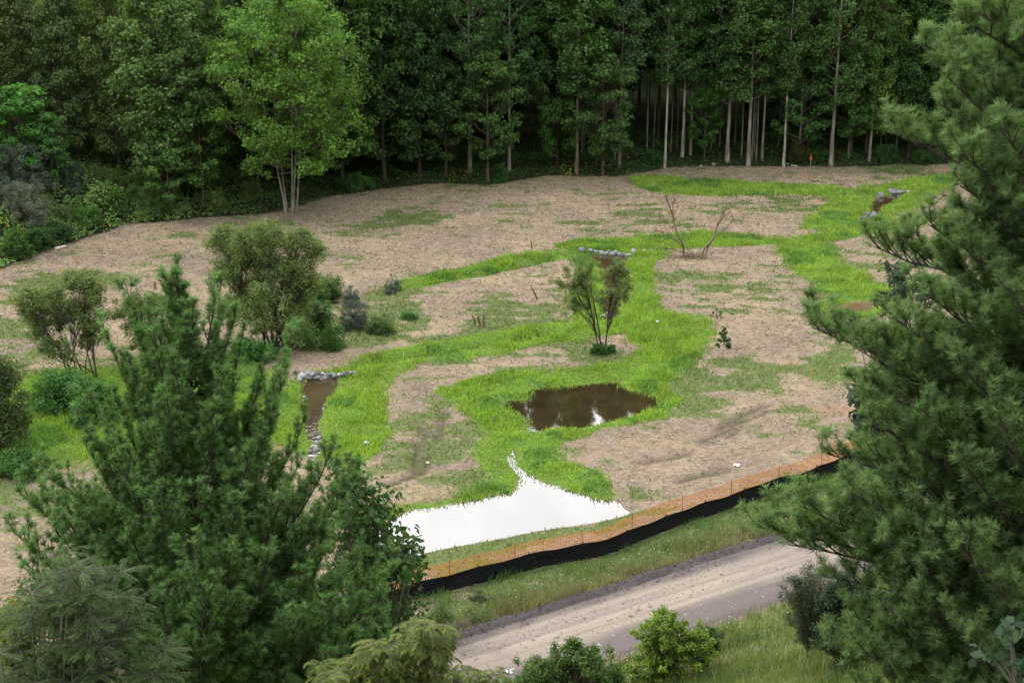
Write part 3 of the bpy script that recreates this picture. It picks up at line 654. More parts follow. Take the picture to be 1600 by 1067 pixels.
def broadleaf(seed, H, cb, rad, nl, ncl, cr_, per, L, W, col, bark, tr=.16, stems=1, spread=0, profile=None, el0=.55, curl=.3, tip=1.0, lean=0, flat=.75, wob=.12, basew=.12, sdiv=1.35):
    r = np.random.default_rng(seed); W_ = Acc(); cl = []
    prof = profile or (lambda t: (math.sin(math.pi * min(1, t * .85 + .13)) ** .7))
    for s in range(stems):
        a0 = s * 2 * math.pi / stems + r.uniform(-.4, .4); lean_ = spread * r.uniform(.6, 1.2) if stems > 1 else lean
        n_ = 12; zt = np.linspace(0, 1, n_); Hs = H * (1 if s == 0 else r.uniform(.8, 1))
        wx = np.cumsum(r.normal(0, .012 * H / n_, n_)); wy = np.cumsum(r.normal(0, .012 * H / n_, n_))
        P = np.stack([math.cos(a0) * lean_ * zt ** 1.1 * Hs * .5 + wx + basew * math.cos(a0) * (stems > 1), math.sin(a0) * lean_ * zt ** 1.1 * Hs * .5 + wy + basew * math.sin(a0) * (stems > 1), zt * Hs], -1)
        rr = tr * (1 - .9 * zt ** 1.1) * (1 + .5 * np.exp(-zt * 30)); tube(W_, P, rr, 8)
        cl.append([*P[-1], cr_ * .7])
        N_ = max(3, nl // stems)
        for i in range(N_):
            t = (i + r.random() * .7) / N_; zz = (cb + (1 - cb) * t) * .97
            p0 = np.array([np.interp(zz, zt, P[:, k]) for k in range(3)])
            az = i * 2.4 + r.uniform(-.5, .5) + a0; Ln = rad * prof(t) * r.uniform(.7, 1.15) / (1 if stems == 1 else sdiv)
            Ln = max(Ln, .5)
            Q, az1, el1 = curve(p0, az, el0 + .5 * t, Ln, curl, 6, r, wob)
            tube(W_, Q, np.linspace(tr * .3 * (1 - .6 * t), .02, 6), 4)
            for k in range(ncl):
                f = 1 - .75 * (k / max(ncl, 1)) * r.uniform(.8, 1.1) if k else 1.0
                q = np.array([np.interp(f, np.linspace(0, 1, 6), Q[:, j]) for j in range(3)])
                if k:
                    T_, _, _ = curve(q, az1 + (1 if k % 2 else -1) * r.uniform(.5, 1.3), el1 * .6 + r.uniform(-.1, .4), Ln * r.uniform(.2, .42), .2, 4, r)
                    tube(W_, T_, np.linspace(.03, .012, 4), 3); q = T_[-1]
                cl.append([*q, cr_ * r.uniform(.7, 1.25) * (.75 + .25 * prof(t))])
    Lf = Acc(); clump_leaves(Lf, cl, per, L, W, col, r, flat)
    t = Tree(); t.wood = W_.mesh('trunk', bark, True); t.leaf = Lf.mesh('crown', M_leaf); t.n = len(cl) * per
    return t
def dome_bush(seed, w, h, nc, rad, per, L, W, col, base=.1):
    r = np.random.default_rng(seed); A = Acc(); B = Acc(); cl = []
    for i in range(nc):
        d = unit(r.normal(size=3)); d[2] = abs(d[2]); q = d * (r.random() ** .35) * [w, w, h] * r.uniform(.75, 1.1); q[2] = max(q[2], base)
        cl.append([*q, rad * r.uniform(.7, 1.3)])
        if i % 3 == 0: tube(A, np.array([[0, 0, 0], q * [.3, .3, .5], q]) + [[0, 0, 0], [.02, .03, 0], [0, 0, 0]], [.03, .018, .006], 4)
    clump_leaves(B, cl, per, L, W, col, r, .85, .7)
    t = Tree(); t.wood = A.mesh('stem', M_dark, True); t.leaf = B.mesh('leaves', M_leaf); return t
def plant(t, name, label, cat, loc, s=1.0, rz=0.0, tint=(1, 1, 1), group=None, sz=None, btint=(1, 1, 1), tilt=0):
    e = bpy.data.objects.new(name, None); C.objects.link(e); e.location = tuple(map(float, loc)); e.rotation_euler = (tilt, 0, rz)
    e.scale = (s, s, sz or s); e.empty_display_size = .5
    tag(e, label, cat, group)
    obj('trunk', t.wood, e, color=btint); obj('crown', t.leaf, e, color=tint)
    return e
GB = (.088, .14, .054)
talls = [broadleaf(100 + i, 28, [.24, .30, .22, .27][i], [3.7, 3.3, 4.0, 3.5][i], 60, 6, .85, 50, .28, .21, GB, M_pale, [.16, .12, .19, .13][i], el0=.2, curl=.6) for i in range(4)]
fulls = [broadleaf(200 + i, 22, .06, [4.8, 4.4, 5.2][i], 70, 6, .95, 56, .30, .22, GB, M_dark, .2, el0=.25, curl=.5) for i in range(3)]
syc = broadleaf(301, 18.3, .2, 6.3, 150, 6, .85, 46, .25, .20, (.10, .17, .045), M_pale, .085, stems=5, spread=.36, el0=.12, curl=.5, basew=.45, sdiv=1.0)
thins = [broadleaf(320 + i, 21, .42, 2.0, 24, 4, .7, 44, .28, .2, GB, M_pale, .085, el0=.5, curl=.4) for i in range(3)]
smalls = [broadleaf(340 + i, 7, .15, 2.3, 26, 5, .55, 55, .20, .14, GB, M_bark, .09, el0=.25, curl=.3, flat=.55) for i in range(2)]
bushes = [dome_bush(360 + i, [1.4, 1.2, 1.6][i], [1.8, 2.1, 1.5][i], 95, .36, 62, .16, .07, (.095, .15, .06)) for i in range(3)]
silver = [dome_bush(380 + i, [2.3, 1.9][i], [4.0, 4.5][i], 120, .42, 70, .20, .05, (.17, .205, .175)) for i in range(2)]
print('meshes built', talls[0].n, syc.n)

def near_edge(px, py): return hit(px, py)
DG = 'trees of the forest front row'
# (kind, base px, base py, scale, z scale, tint, label)
row = [
 ('syc', 0, 455, 333, 1.0, 1.0, (1.0, 1.0, .85), 'bright yellow green many stemmed tree leaning out over the straw field', 'sycamore_tree'),
 ('full', 1, 262, 316, 1.02, .93, (.95, 1.15, .85), 'big bushy mid green tree left of the bright many stemmed tree', 'broadleaf_tree'),
 ('full', 0, 535, 290, 1.0, 1.0, (.85, 1.05, .75), 'wide leafy tree directly right of the bright many stemmed tree, drooping to the ground', 'broadleaf_tree'),
 ('full', 2, 600, 281, .96, 1.05, (.62, .8, .6), 'dark leafy tree with branches down to the field corner above the green strip', 'broadleaf_tree'),
 ('full', 1, 655, 276, .9, 1.0, (.62, .82, .68), 'dark leafy tree where the field edge dips behind the left mulch', 'broadleaf_tree'),
 ('small', 0, 697, 275, 1.3, 1.5, (.7, .85, .65), 'small leafy tree with two thin dark stems at the forest edge', 'broadleaf_tree'),
 ('small', 1, 762, 284, 1.45, 1.7, (.7, .95, .7), 'slim tree with a pale forked stem standing out in front of the forest', 'broadleaf_tree'),
 ('tall', 0, 795, 268, .95, .95, (.75, .95, .85), 'tall tree with a straight pale trunk above the yellow goldenrod', 'poplar_tree'),
 ('tall', 2, 733, 270, .95, .95, (.7, .95, .8), 'tall blue green tree behind the slim forked tree', 'poplar_tree'),
 ('full', 0, 870, 262, .72, .95, (.8, 1.0, .75), 'low branched tree left of the thick brown trunk', 'broadleaf_tree'),
 ('tall', 3, 901, 271, 1.12, .96, (.85, 1.05, .8), 'tall wide tree with a thick brown trunk in the middle of the forest edge', 'poplar_tree'),
 ('small', 1, 941, 276, 1.5, 1.65, (.75, .95, .75), 'leafy tree with a short pale forked stem right of the thick brown trunk', 'broadleaf_tree'),
 ('tall', 1, 968, 262, .98, .95, (.7, .95, .9), 'blue green tall tree closing the left side of the dark forest gap', 'poplar_tree'),
 ('tall', 1, 1038, 263, 1.0, .97, (.75, 1.0, .85), 'tall tree with the brightest straight white trunk at the dark forest gap', 'poplar_tree'),
 ('tall', 0, 1066, 246, .9, .95, (.75, 1.0, .85), 'left one of two close pale trunks just right of the brightest white trunk', 'poplar_tree'),
 ('tall', 3, 1079, 243, .9, .97, (.75, 1.0, .8), 'right one of two close pale trunks just right of the brightest white trunk', 'poplar_tree'),
 ('tall', 2, 1137, 253, .98, .96, (.8, 1.0, .8), 'tall tree whose pale trunk leans slightly, left of the thick grey trunk', 'poplar_tree'),
 ('tall', 0, 1169, 260, 1.15, .96, (.85, 1.05, .8), 'tall tree with a thick light grey trunk on the bare forest edge', 'poplar_tree'),
 ('tall', 1, 1191, 251, .9, .95, (.8, 1.0, .78), 'tall tree with a mottled trunk just right of the thick grey trunk', 'poplar_tree'),
 ('tall', 3, 1224, 260, .92, .96, (.8, 1.0, .75), 'tall tree with a thin white trunk beside the pale fallen log', 'poplar_tree'),
 ('tall', 2, 1299, 259, 1.0, .95, (.85, 1.05, .8), 'tall tree with a grey trunk right of the orange topped survey stake', 'poplar_tree'),
 ('full', 2, 1352, 244, .78, 1.0, (1.25, 1.25, .7), 'yellow green leafy tree on the right of the forest edge', 'broadleaf_tree'),
 ('tall', 0, 1358, 252, .8, .85, (.9, 1.05, .75), 'short trunked tree in front of the yellow green tree at right', 'poplar_tree'),
 ('small', 0, 1248, 250, 1.5, 1.7, (.7, .95, .7), 'low leafy tree between the thin white trunk and the orange topped stake', 'broadleaf_tree'),
 ('small', 1, 1100, 250, .9, 1.0, (.6, .9, .6), 'small dark leafy tree in the mouth of the dark forest gap', 'broadleaf_tree'),
 ('small', 1, 1325, 248, 1.4, 1.7, (.75, 1.0, .65), 'leafy understory tree between the grey trunk and the yellow green tree', 'broadleaf_tree'),
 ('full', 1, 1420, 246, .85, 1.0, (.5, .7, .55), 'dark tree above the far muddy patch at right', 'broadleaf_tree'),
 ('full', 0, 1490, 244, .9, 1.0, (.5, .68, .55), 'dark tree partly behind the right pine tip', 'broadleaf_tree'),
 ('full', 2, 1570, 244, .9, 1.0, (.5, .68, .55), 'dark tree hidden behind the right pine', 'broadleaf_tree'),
 ('small', 0, 266, 333, 1.0, 1.15, (1.0, 1.15, .85), 'small pale green layered tree in the weeds left of the bright many stemmed tree', 'broadleaf_tree'),
 ('small', 1, 318, 322, 1.15, 1.3, (.8, 1.0, .7), 'small tree with a leaning ivy covered stem in front of the bushy green tree', 'broadleaf_tree'),
 ('small', 1, 40, 290, 1.35, 1.15, (1.0, 1.45, .9), 'rounded light green tree above the silver shrubs at far left', 'broadleaf_tree'),
 ('small', 0, 84, 300, .9, .9, (.8, 1.2, .8), 'small bright green tree right of the rounded light green tree', 'broadleaf_tree'),
]
K = {'tall': talls, 'full': fulls, 'thin': thins, 'small': smalls}
r = np.random.default_rng(55); rt = np.random.default_rng(56); taken = []
for kind, i, px, py, s, sz, tint, lab, nm in row:
    p = hit(px, py) if py > 255 or px < 200 else hit(px, max(py, 240))
    taken.append(p[:2])
    t = syc if kind == 'syc' else K[kind][i % len(K[kind])]
    plant(t, nm, lab, 'tree', p - [0, 0, .1], s, r.uniform(0, 6.28), tuple(v * (1.42 if px < 560 else 1.15) * q_ for v, q_ in zip(tint, rt.uniform(.92, 1.1, 3) if kind != 'syc' else (.92, 1.04, .95))), None, sz, (.5, .4, .32) if 'brown' in lab else ((1, .98, .95) if 'white' in lab else (.62, .6, .57)))
# trees standing behind the front row
cnt = {'deep': 0, 'thin': 0, 'hill': 0}
def too_close(p, dmin):
    return any((p[0] - q[0]) ** 2 + (p[1] - q[1]) ** 2 < dmin * dmin for q in taken)
for ring, (s0, s1, N, dmin) in enumerate([(3, 9, 22, 3.6), (9, 17, 36, 4.0), (17, 28, 34, 4.8), (28, 45, 34, 5.5), (45, 70, 34, 6)]):
    k = 0; tries = 0
    while k < N and tries < 4000:
        tries += 1; x = r.uniform(-62, 62); y = r.uniform(100, 215)
        s = float(-poly_sd(np.array([x]), np.array([y]), FOREST)[0])
        if not (s0 < s < s1) or abs(x) > .40 * y + 3 or too_close((x, y), dmin): continue
        # the open dark gap and the weedy bank on the left stay free of low trees
        left = x < -24 and s < 7
        if left: continue
        taken.append((x, y)); k += 1
        hillside = x < -22
        if hillside:
            t = fulls[k % 3]; tint = [(1.75, 1.45, 1.5), (1.95, 1.75, 1.5), (1.5, 1.4, 1.45), (1.3, 1.45, 1.15)][k % 4]
            plant(t, 'broadleaf_tree', ['brown tinged tree on the wooded slope at upper left', 'olive yellow tinged tree on the wooded slope at upper left', 'grey green tree on the wooded slope at upper left', 'plain green tree on the wooded slope at upper left'][k % 4], 'tree', (x, y, hz(x, y) - .1), .62 + .1 * r.random(), r.uniform(0, 6.28), tint, ['brown tinged trees on the upper left slope', 'olive trees on the upper left slope', 'grey green trees on the upper left slope', 'green trees on the upper left slope'][k % 4], .7 + .1 * r.random())
        else:
            t = talls[k % 4] if x > -4 else fulls[k % 3]; g = r.uniform(.32, .72)  # g dims the inner trees: forest shade put into leaf and bark tints
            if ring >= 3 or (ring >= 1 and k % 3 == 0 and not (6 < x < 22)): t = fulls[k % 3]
            plant(t, 'poplar_tree', 'tree deep in the forest behind the front row of trunks, darkened as shade', 'tree', (x, y, hz(x, y) - .1), r.uniform(.9, 1.1), r.uniform(0, 6.28), (g * .8, g, g * .9), 'trees deep in the forest, darkened as shade', .92 + .14 * r.random(), (.22, .2, .2))
for px, py in [(1010,243),(1021,236),(1048,238),(1058,232),(1068,238),(1101,222),(1109,218),(1125,232),(1148,228),(1158,246),(1174,254),(1178,242),(1181,252),(1217,226),(1262,240),(1110,236),(1400,238),(1375,238),(1330,238),(966,240),(960,250),(972,245),(930,238),(945,232)]:
    p = hit(px, py); 
    plant(thins[int(px) % 3], 'poplar_tree', 'slender young trunk standing in the dark behind the front row', 'tree', p - [0, 0, .1], r.uniform(.85, 1.05), r.uniform(0, 6.28), (.6, .8, .62), 'slender young trunks in the dark forest gap', None, (.42, .4, .4))  # bark and leaves tinted down, the gap's shade painted into them
# shrubs
sil = [(28, 300, 1.25, 'large silver grey shrub at the far left edge under the rounded green tree'), (72, 282, 1.1, 'silver grey shrub right of the large one below the rounded green tree'), (38, 348, 1.0, 'pale tipped silver shrub lowest at the field corner'), (-15, 330, 1.0, 'silver shrub cut by the left picture edge'), (108, 300, .8, 'small silver shrub farthest up the left bank')]
for i, (px, py, s, lab) in enumerate(sil):
    plant(silver[i % 2], 'silver_shrub', lab, 'shrub', hit(px, py) - [0, 0, .05], s, i * 1.3, [(1, 1, 1), (.8, .85, .9), (1.25, 1.15, 1.1), (.9, 1, 1), (.7, .8, .75)][i])
bsh = [(60, 385, 1.0, (.6, .85, .7), 'dark green bush beside the white pipe at the field edge'), (25, 400, 1.1, (.75, 1.05, .7), 'green bush at the far left of the field edge'), (90, 372, .8, (.5, .7, .65), 'blackish bush just above the white pipe'),
       (140, 350, .9, (.9, 1.3, .8), 'light green bush on the weedy left bank'), (185, 330, 1.0, (.9, 1.2, .8), 'round green bush in the weeds under the layered tree'), (240, 335, .9, (.7, .9, .7), 'low dark bush at the foot of the layered tree'),
       (1018, 255, .9, (.55, .85, .65), 'dark rounded bush left of the brightest white trunk'), (1245, 250, 1.1, (.8, .55, .45), 'brownish twiggy bush behind the orange topped stake'), (1285, 250, .9, (.6, .75, .55), 'dark bush at the foot of the grey trunk'), (1385, 250, 1.0, (.5, .8, .55), 'dark green bush at the right forest edge'),
       (780, 283, .9, (.65, .95, .6), 'leafy bush at the foot of the slim forked tree'), (555, 295, 1.1, (.7, 1., .65), 'bush under the drooping tree at the field corner'), (1440, 254, .9, (.55, .8, .5), 'dark bush above the far muddy patch')]
for i, (px, py, s, tint, lab) in enumerate(bsh):
    plant(bushes[i % 3], 'bush', lab, 'bush', hit(px, py) - [0, 0, .05], s, i, tint)

k = 0; tries = 0; r = np.random.default_rng(66)
while k < 46 and tries < 3000:
    tries += 1; p = hit(r.uniform(60, 420), r.uniform(230, 345)); s_ = float(-poly_sd(p[:1], p[1:2], FOREST)[0])
    if not (.8 < s_ < 14): continue
    k += 1; g = r.uniform(1.0, 1.7)
    plant(bushes[k % 3], 'bush', 'weedy green bush in the tangle of the left bank', 'bush', p - [0, 0, .1], r.uniform(.5, 1.0), r.uniform(0, 6.28), (g * r.uniform(.9, 1.2), g * 1.05, g * r.uniform(.7, .95)), 'weedy bushes of the left bank')
# ------------------------------------------------------------------ willows and field plants
def willow(seed, H, W, stems, per, cb=.35, col=(.12, .165, .06), L=.24, Wd=.045, crr=.6, nl=14):
    r = np.random.default_rng(seed); A = Acc(); cl = []
    for s in range(stems):
        a0 = r.uniform(0, 6.28); ln = r.uniform(.1, 1) * W / 2 * .8; Hs = H * r.uniform(.72, 1)
        t = np.linspace(0, 1, 9); P = np.stack([math.cos(a0) * ln * t ** 1.5 + .1 * math.cos(a0), math.sin(a0) * ln * t ** 1.5 + .1 * math.sin(a0), Hs * t], -1) + np.cumsum(r.normal(0, .02, (9, 3)), 0)
        P[0, 2] = 0
        tube(A, P, np.linspace(.055, .012, 9) * H / 5, 5)
        for i in range(nl):
            f = cb + (1 - cb) * (i + r.random()) / nl; q = np.array([np.interp(f, t, P[:, k]) for k in range(3)])
            Q, _, _ = curve(q, r.uniform(0, 6.28), r.uniform(.5, 1.1), W * r.uniform(.12, .26) * (1.15 - .5 * f), -.2, 5, r, .15)
            tube(A, Q, np.linspace(.016, .006, 5) * H / 5, 3)
            for k in (2, 3, 4): cl.append([*(Q[k] + r.normal(0, .1, 3)), crr * r.uniform(.6, 1.1) * (.6 + .1 * k)])
    Lf = Acc(); clump_leaves(Lf, cl, per, L, Wd, col, r, .8, .5)
    t = Tree(); t.wood = A.mesh('trunk', M_dark, True); t.leaf = Lf.mesh('crown', M_leaf); return t
def sc(px, py): p = hit(px, py); return (p[1] * cp + (CAMH - p[2]) * sp) / FPX     # metres per photo pixel at that spot
def ph(px, py, toppy):       # height of a plant from base pixel to top pixel
    return (py - toppy) * sc(px, py) / cp * 1.0
def lobed(seed, basepx, bases, lobes, col, L=.21, W_=.055, per=60, crr=.5, stem=.05, depth=1.0):
    """many stemmed crown: lobes are (px, py, rx, ry, clumps) read from the photograph, spread in depth as wide as they are broad"""
    r = np.random.default_rng(seed); A = Acc(); cl = []; base = hit(*basepx); s_ = sc(*basepx)
    def pt(px, py, dy=0): return np.array([(px - basepx[0]) * s_, dy, (basepx[1] - py) * s_ / cp])
    for i, (cx, cy, rx, ry, N) in enumerate(lobes):
        dy0 = r.uniform(-1, 1) * depth; b0 = bases[i % len(bases)]; q1 = pt(cx, cy + ry * .5, dy0); p0 = pt(b0, basepx[1], r.uniform(-.2, .2)); t = np.linspace(0, 1, 7)[:, None]
        P = p0 * (1 - t) + q1 * t + np.array([1, 1, 0]) * (q1 - p0) * (t ** 1.5 - t) + r.normal(0, .04, (7, 3)) * (t > 0) * (t < 1); P[0, 2] = 0
        tube(A, P, np.linspace(stem, stem * .35, 7), 5)
        for k in range(int(N * 1.7)):
            a = unit(r.normal(size=3)) * r.random() ** .45; q = pt(cx + a[0] * rx, cy + a[2] * ry, dy0 + a[1] * rx * s_)
            f = r.uniform(.5, 1); i0 = min(int(f * 6), 5); b1 = P[i0]; tube(A, np.array([b1, (b1 + q) / 2 + [0, 0, .12], q]), [stem * .3, stem * .2, .007], 3)
            cl.append([*q, crr * r.uniform(.6, 1.2)])
    Lf = Acc(); clump_leaves(Lf, cl, per, L, W_, col, r, .75, .6)
    t = Tree(); t.wood = A.mesh('trunk', M_dark, True); t.leaf = Lf.mesh('crown', M_leaf); return t, base
t, b_ = lobed(501, (430, 548), [415, 422, 428, 434, 440, 446], [(352,392,28,26,26),(368,425,26,26,22),(395,380,30,28,28),(430,368,30,22,28),(470,382,28,22,22),(498,395,17,18,12),(410,420,36,30,34),(455,415,38,32,36),(490,430,22,24,16),(385,455,24,22,14),(470,460,36,28,26),(430,450,30,30,20),(415,490,26,24,16),(470,500,28,28,18),(375,480,22,22,12),(440,510,34,24,14),(350,430,18,22,10)], (.165, .225, .085), crr=.6, depth=1.6)
plant(t, 'willow_tree', 'large many stemmed willow with pale olive crown in the left middle of the field', 'tree', b_)
t, b_ = lobed(503, (125, 592), [108, 116, 133, 148, 150], [(60,468,24,22,18),(52,500,16,14,8),(85,500,30,22,20),(95,455,26,16,14),(130,448,28,20,24),(150,465,20,20,14),(118,490,26,20,16),(148,505,26,20,16),(80,535,24,12,8),(140,530,24,18,14),(60,525,20,14,9),(105,540,26,16,10)], (.165, .225, .085), crr=.46, stem=.045)
plant(t, 'willow_tree', 'airy willow with bare dark stems at left, just beyond the left pine', 'tree', b_)
t, b_ = lobed(504, (0, 705), [-10, 0, 12], [(-10,540,30,25,22),(15,580,30,30,30),(-15,610,40,40,30),(30,620,28,30,24),(10,660,45,30,34),(-30,660,40,40,30),(35,655,20,20,12),(0,690,50,18,20)], (.10, .145, .06), crr=.5, per=42)
plant(t, 'willow_tree', 'dark green willow cut by the left picture edge', 'tree', b_)
t, b_ = lobed(505, (255, 560), [245, 255, 268], [(200,490,30,25,16),(240,470,30,20,16),(280,500,28,28,16),(230,520,40,25,20)], (.12, .17, .06), crr=.45)
plant(t, 'willow_tree', 'low willow mostly hidden behind the left pine', 'tree', b_)
# this willow's stems are individually placed: two left, one right
def willow_fork():
    r = np.random.default_rng(77); A = Acc(); cl = []; base = hit(938, 552); s = sc(938, 552)
    def pt(px, py, dy=0): return np.array([(px - 938) * s, dy, (552 - py) * s / cp])
    stems = [([(936,552),(930,520),(922,485),(912,440),(905,410)], 0), ([(940,552),(936,520),(930,490),(922,455),(921,425)], .15), ([(945,550),(948,520),(951,480),(955,440),(958,412)], .05), ([(944,548),(935,528),(928,510)], -.05), ([(930,515),(918,500),(905,488)], 0), ([(950,500),(962,470),(970,440)], .1), ([(926,500),(905,470),(895,450)], 0)]
    for pts, dy in stems:
        P = np.array([pt(a, b, dy * k) for k, (a, b) in enumerate(pts)]); tube(A, P, np.linspace(.055, .02, len(P)), 5)
    for cx, cy, rx, ry, N in [(905,440,30,42,46),(898,475,24,25,16),(962,428,24,28,30),(955,470,24,32,14),(975,455,12,15,7),(935,470,6,10,3),(872,445,8,10,4)]:
        for _ in range(N):
            a = r.normal(0, .36, 3); q = pt(cx + a[0] * rx, cy + a[1] * ry, a[2] * .9); 
            k = stems[2] if cx > 940 else stems[0]; f = r.uniform(1.5, 3.5); i0 = int(f); b0 = np.array(pt(*k[0][i0])); tube(A, np.array([b0, (b0 + q) / 2 + [0, 0, .1], q]), [.015, .01, .005], 3)
            cl.append([*q, .27])
    Lf = Acc(); clump_leaves(Lf, cl, 85, .19, .042, (.165, .22, .08), r, .85, .5)
    t = Tree(); t.wood = A.mesh('trunk', M_dark, True); t.leaf = Lf.mesh('crown', M_leaf); return t, base
wf, base = willow_fork()
plant(wf, 'willow_tree', 'thin willow with two sparse crowns standing between the channel and the big pond', 'tree', base)
fb = [(bushes[0], 'bush', 505, 468, 1.05, (.8, 1.0, .75), 'round green bush directly right of the large willow crown'),
      (silver[0], 'silver_shrub', 555, 512, .52, (.55, .6, .65), 'dark silver shrub right of the large willow'),
      (silver[1], 'silver_shrub', 548, 478, .34, (.6, .7, .7), 'small silver shrub behind the dark silver shrub'),
      (bushes[1], 'bush', 490, 520, 1.1, (1.0, 1.15, .95), 'grey green bush between the large willow and the dark silver shrub'),
      (bushes[2], 'bush', 470, 540, .85, (.9, 1.2, .85), 'leafy bush at the foot of the large willow'),
      (bushes[0], 'bush', 598, 520, .7, (1.1, 1.15, 1.0), 'low pale bush right of the dark silver shrub'),
      (silver[1], 'silver_shrub', 616, 462, .36, (.85, .9, .85), 'lone small silver shrub at the end of the upper green strip'),
      (bushes[1], 'bush', 520, 545, .7, (.9, 1.2, .8), 'low green bush in front of the dark silver shrub'),
      (bushes[2], 'bush', 395, 560, 1.0, (.8, 1.3, .8), 'lush bush between the left pine and the large willow'),
      (bushes[0], 'bush', 90, 640, 1.3, (.75, 1.15, .75), 'broad dark bush below the airy willow'),
      (bushes[1], 'bush', 150, 660, 1.2, (.8, 1.2, .8), 'leafy bush just left of the left pine'),
      (bushes[2], 'bush', 30, 740, .9, (.7, 1.0, .7), 'low bush under the dark willow at the left edge'),
      (bushes[0], 'bush', 938, 553, .42, (.55, .95, .55), 'dark green bush around the feet of the thin willow'),
      (bushes[1], 'bush', 955, 551, .28, (.6, 1.0, .6), 'tiny green bush right of the thin willow stems'),
      (silver[0], 'silver_shrub', 1312, 520, .35, (.6, .7, .75), 'small dark silver shrub beside the muddy pool'),
      (bushes[2], 'bush', 640, 498, .4, (.9, 1.35, .95), 'tiny weed bush at the right end of the lush weeds')]
for i, (t, nm, px, py, s, tint, lab) in enumerate(fb): plant(t, nm, lab, nm.split('_')[-1], hit(px, py) - [0, 0, .03], s, i * .9, tint)
sap = broadleaf(601, 1.45, .35, .42, 12, 4, .13, 22, .13, .07, (.09, .13, .055), M_bark, .018, el0=.5)
plant(sap, 'sapling', 'small planted sapling with a rounded crown over a dark green patch', 'sapling', hit(1129, 562))
sap2 = broadleaf(602, 1.3, .6, .25, 7, 2, .12, 14, .11, .06, (.11, .16, .06), M_bark, .014, el0=.5)
plant(sap2, 'sapling', 'thin smaller sapling just above the rounded one', 'sapling', hit(1118, 524))

# dead shrubs
def dead_tree(lines, dens, seed, lab, basepx, twigcol=(1, 1, 1), leafn=0):
    r = np.random.default_rng(seed); s = sc(*basepx); A = Acc()
    def pt(px, py, dy=0): return np.array([(px - basepx[0]) * s, dy, (basepx[1] - py) * s / cp])
    ends = []
    for pts, w in lines:
        P = np.array([pt(a, b, r.normal(0, .08) * k) for k, (a, b) in enumerate(pts)]); tube(A, P, np.linspace(w * 1.6, w * .7, len(P)), 5)
        ends.append(P)
    for P in ends:
        for _ in range(dens):
            f = r.uniform(.4, 1) * (len(P) - 1); i = min(int(f), len(P) - 2); q = P[i] + (P[i + 1] - P[i]) * (f - i)
            Q, _, _ = curve(q, r.uniform(0, 6.28), r.uniform(-.3, 1.1), r.uniform(.25, .9), .1, 5, r, .3); tube(A, Q, np.linspace(.02, .01, 5), 3)
    e = bpy.data.objects.new('dead_tree', None); C.objects.link(e); e.location = hit(*basepx)
    tag(e, lab, 'dead tree'); obj('branches', A.mesh('branches', M_bark, True), e, color=twigcol)
    if leafn:
        L_ = Acc(); c = np.concatenate([P[len(P) // 2:] for P in ends]); c = c[r.integers(0, len(c), leafn)] + r.normal(0, .3, (leafn, 3))
        leaves(L_, c, r.normal(size=(leafn, 3)), .1, .05, vary((.19, .12, .09), leafn, r), r); obj('withered_leaves', L_.mesh('withered_leaves', M_leaf), e)
    return e
dead_tree([([(1068,403),(1067,385),(1056,365),(1050,340),(1040,318),(1037,308)], .05), ([(1066,385),(1045,370),(1025,362)], .03), ([(1056,362),(1040,350),(1028,345)], .02), ([(1068,395),(1050,390),(1030,389)], .025), ([(1050,340),(1048,325),(1052,312)], .02)], 12, 5, 'leaning leafless shrub with brown withered leaves left of the forked dead tree', (1068, 403), (.9, .75, .7), 420)
dead_tree([([(1095,406),(1100,390),(1112,372),(1118,355),(1128,342),(1140,335),(1144,345),(1142,355)], .055), ([(1101,405),(1106,385),(1116,370),(1132,358),(1136,350)], .045), ([(1118,352),(1128,335),(1135,322)], .03), ([(1118,355),(1124,338),(1128,328)], .02)], 5, 6, 'forked leafless dead tree leaning right over brushwood in the upper field', (1098, 406), (1.1, 1.0, .95))
# brush pile
A = Acc(); r = np.random.default_rng(9); pb = hit(1083, 403)
for _ in range(150):
    q = np.array([r.normal(0, .65), r.normal(0, .25), abs(r.normal(.1, .12))]); Q, _, _ = curve(q, r.uniform(0, 6.28), r.uniform(-.2, .5), r.uniform(.3, .9), .1, 4, r, .3); Q[:, 2] = np.maximum(Q[:, 2], .02); tube(A, Q, .012, 3)
tag(obj('brushwood', A.mesh('brushwood', M_bark, True), loc=pb, color=(1.3, 1.15, 1.05)), 'low pile of dead grey brushwood under the leafless trees', 'brushwood')

# stumps and snags
def snag(px, py, tx, ty, w, lab, tint=(1, 1, 1), fork=False):
    s = sc(px, py); A = Acc(); r = np.random.default_rng(int(px)); top = np.array([(tx - px) * s, 0, (py - ty) * s / cp])
    t = np.linspace(0, 1, 6); P = top[None] * t[:, None] + np.cumsum(r.normal(0, .012, (6, 3)), 0); P[0] = 0; P[0, 2] = -.1
    tube(A, P, w * np.array([1.3, 1, .95, .9, .85, .6]), 7, cap=True)
    if fork: tube(A, np.array([P[3], P[3] + [.1, 0, .12], P[3] + [.16, .02, .25]]), [w * .5, w * .4, w * .2], 5, cap=True)
    return tag(obj('broken_snag', A.mesh('broken_snag', M_bark, True), loc=hit(px, py), color=tint), lab, 'snag')
snag(743, 510, 739, 492, .05, 'leftmost of three broken snags standing together in the straw', (.8, .75, .7))
snag(751, 512, 748, 495, .07, 'middle one of three broken snags standing together in the straw', (.9, .75, .6))
snag(756, 511, 756, 492, .06, 'rightmost of three broken snags standing together in the straw', (.8, .75, .7), True)
snag(840, 468, 827, 445, .055, 'leaning broken snag alone in the straw left of the thin willow', (.7, .65, .6), True)
snag(832, 389, 830, 377, .05, 'small dark stump at the left end of the upper green strip', (.7, .6, .5))
snag(243, 452, 243, 440, .1, 'small brown stub poking up behind the left pine tips', (1.2, .7, .4))

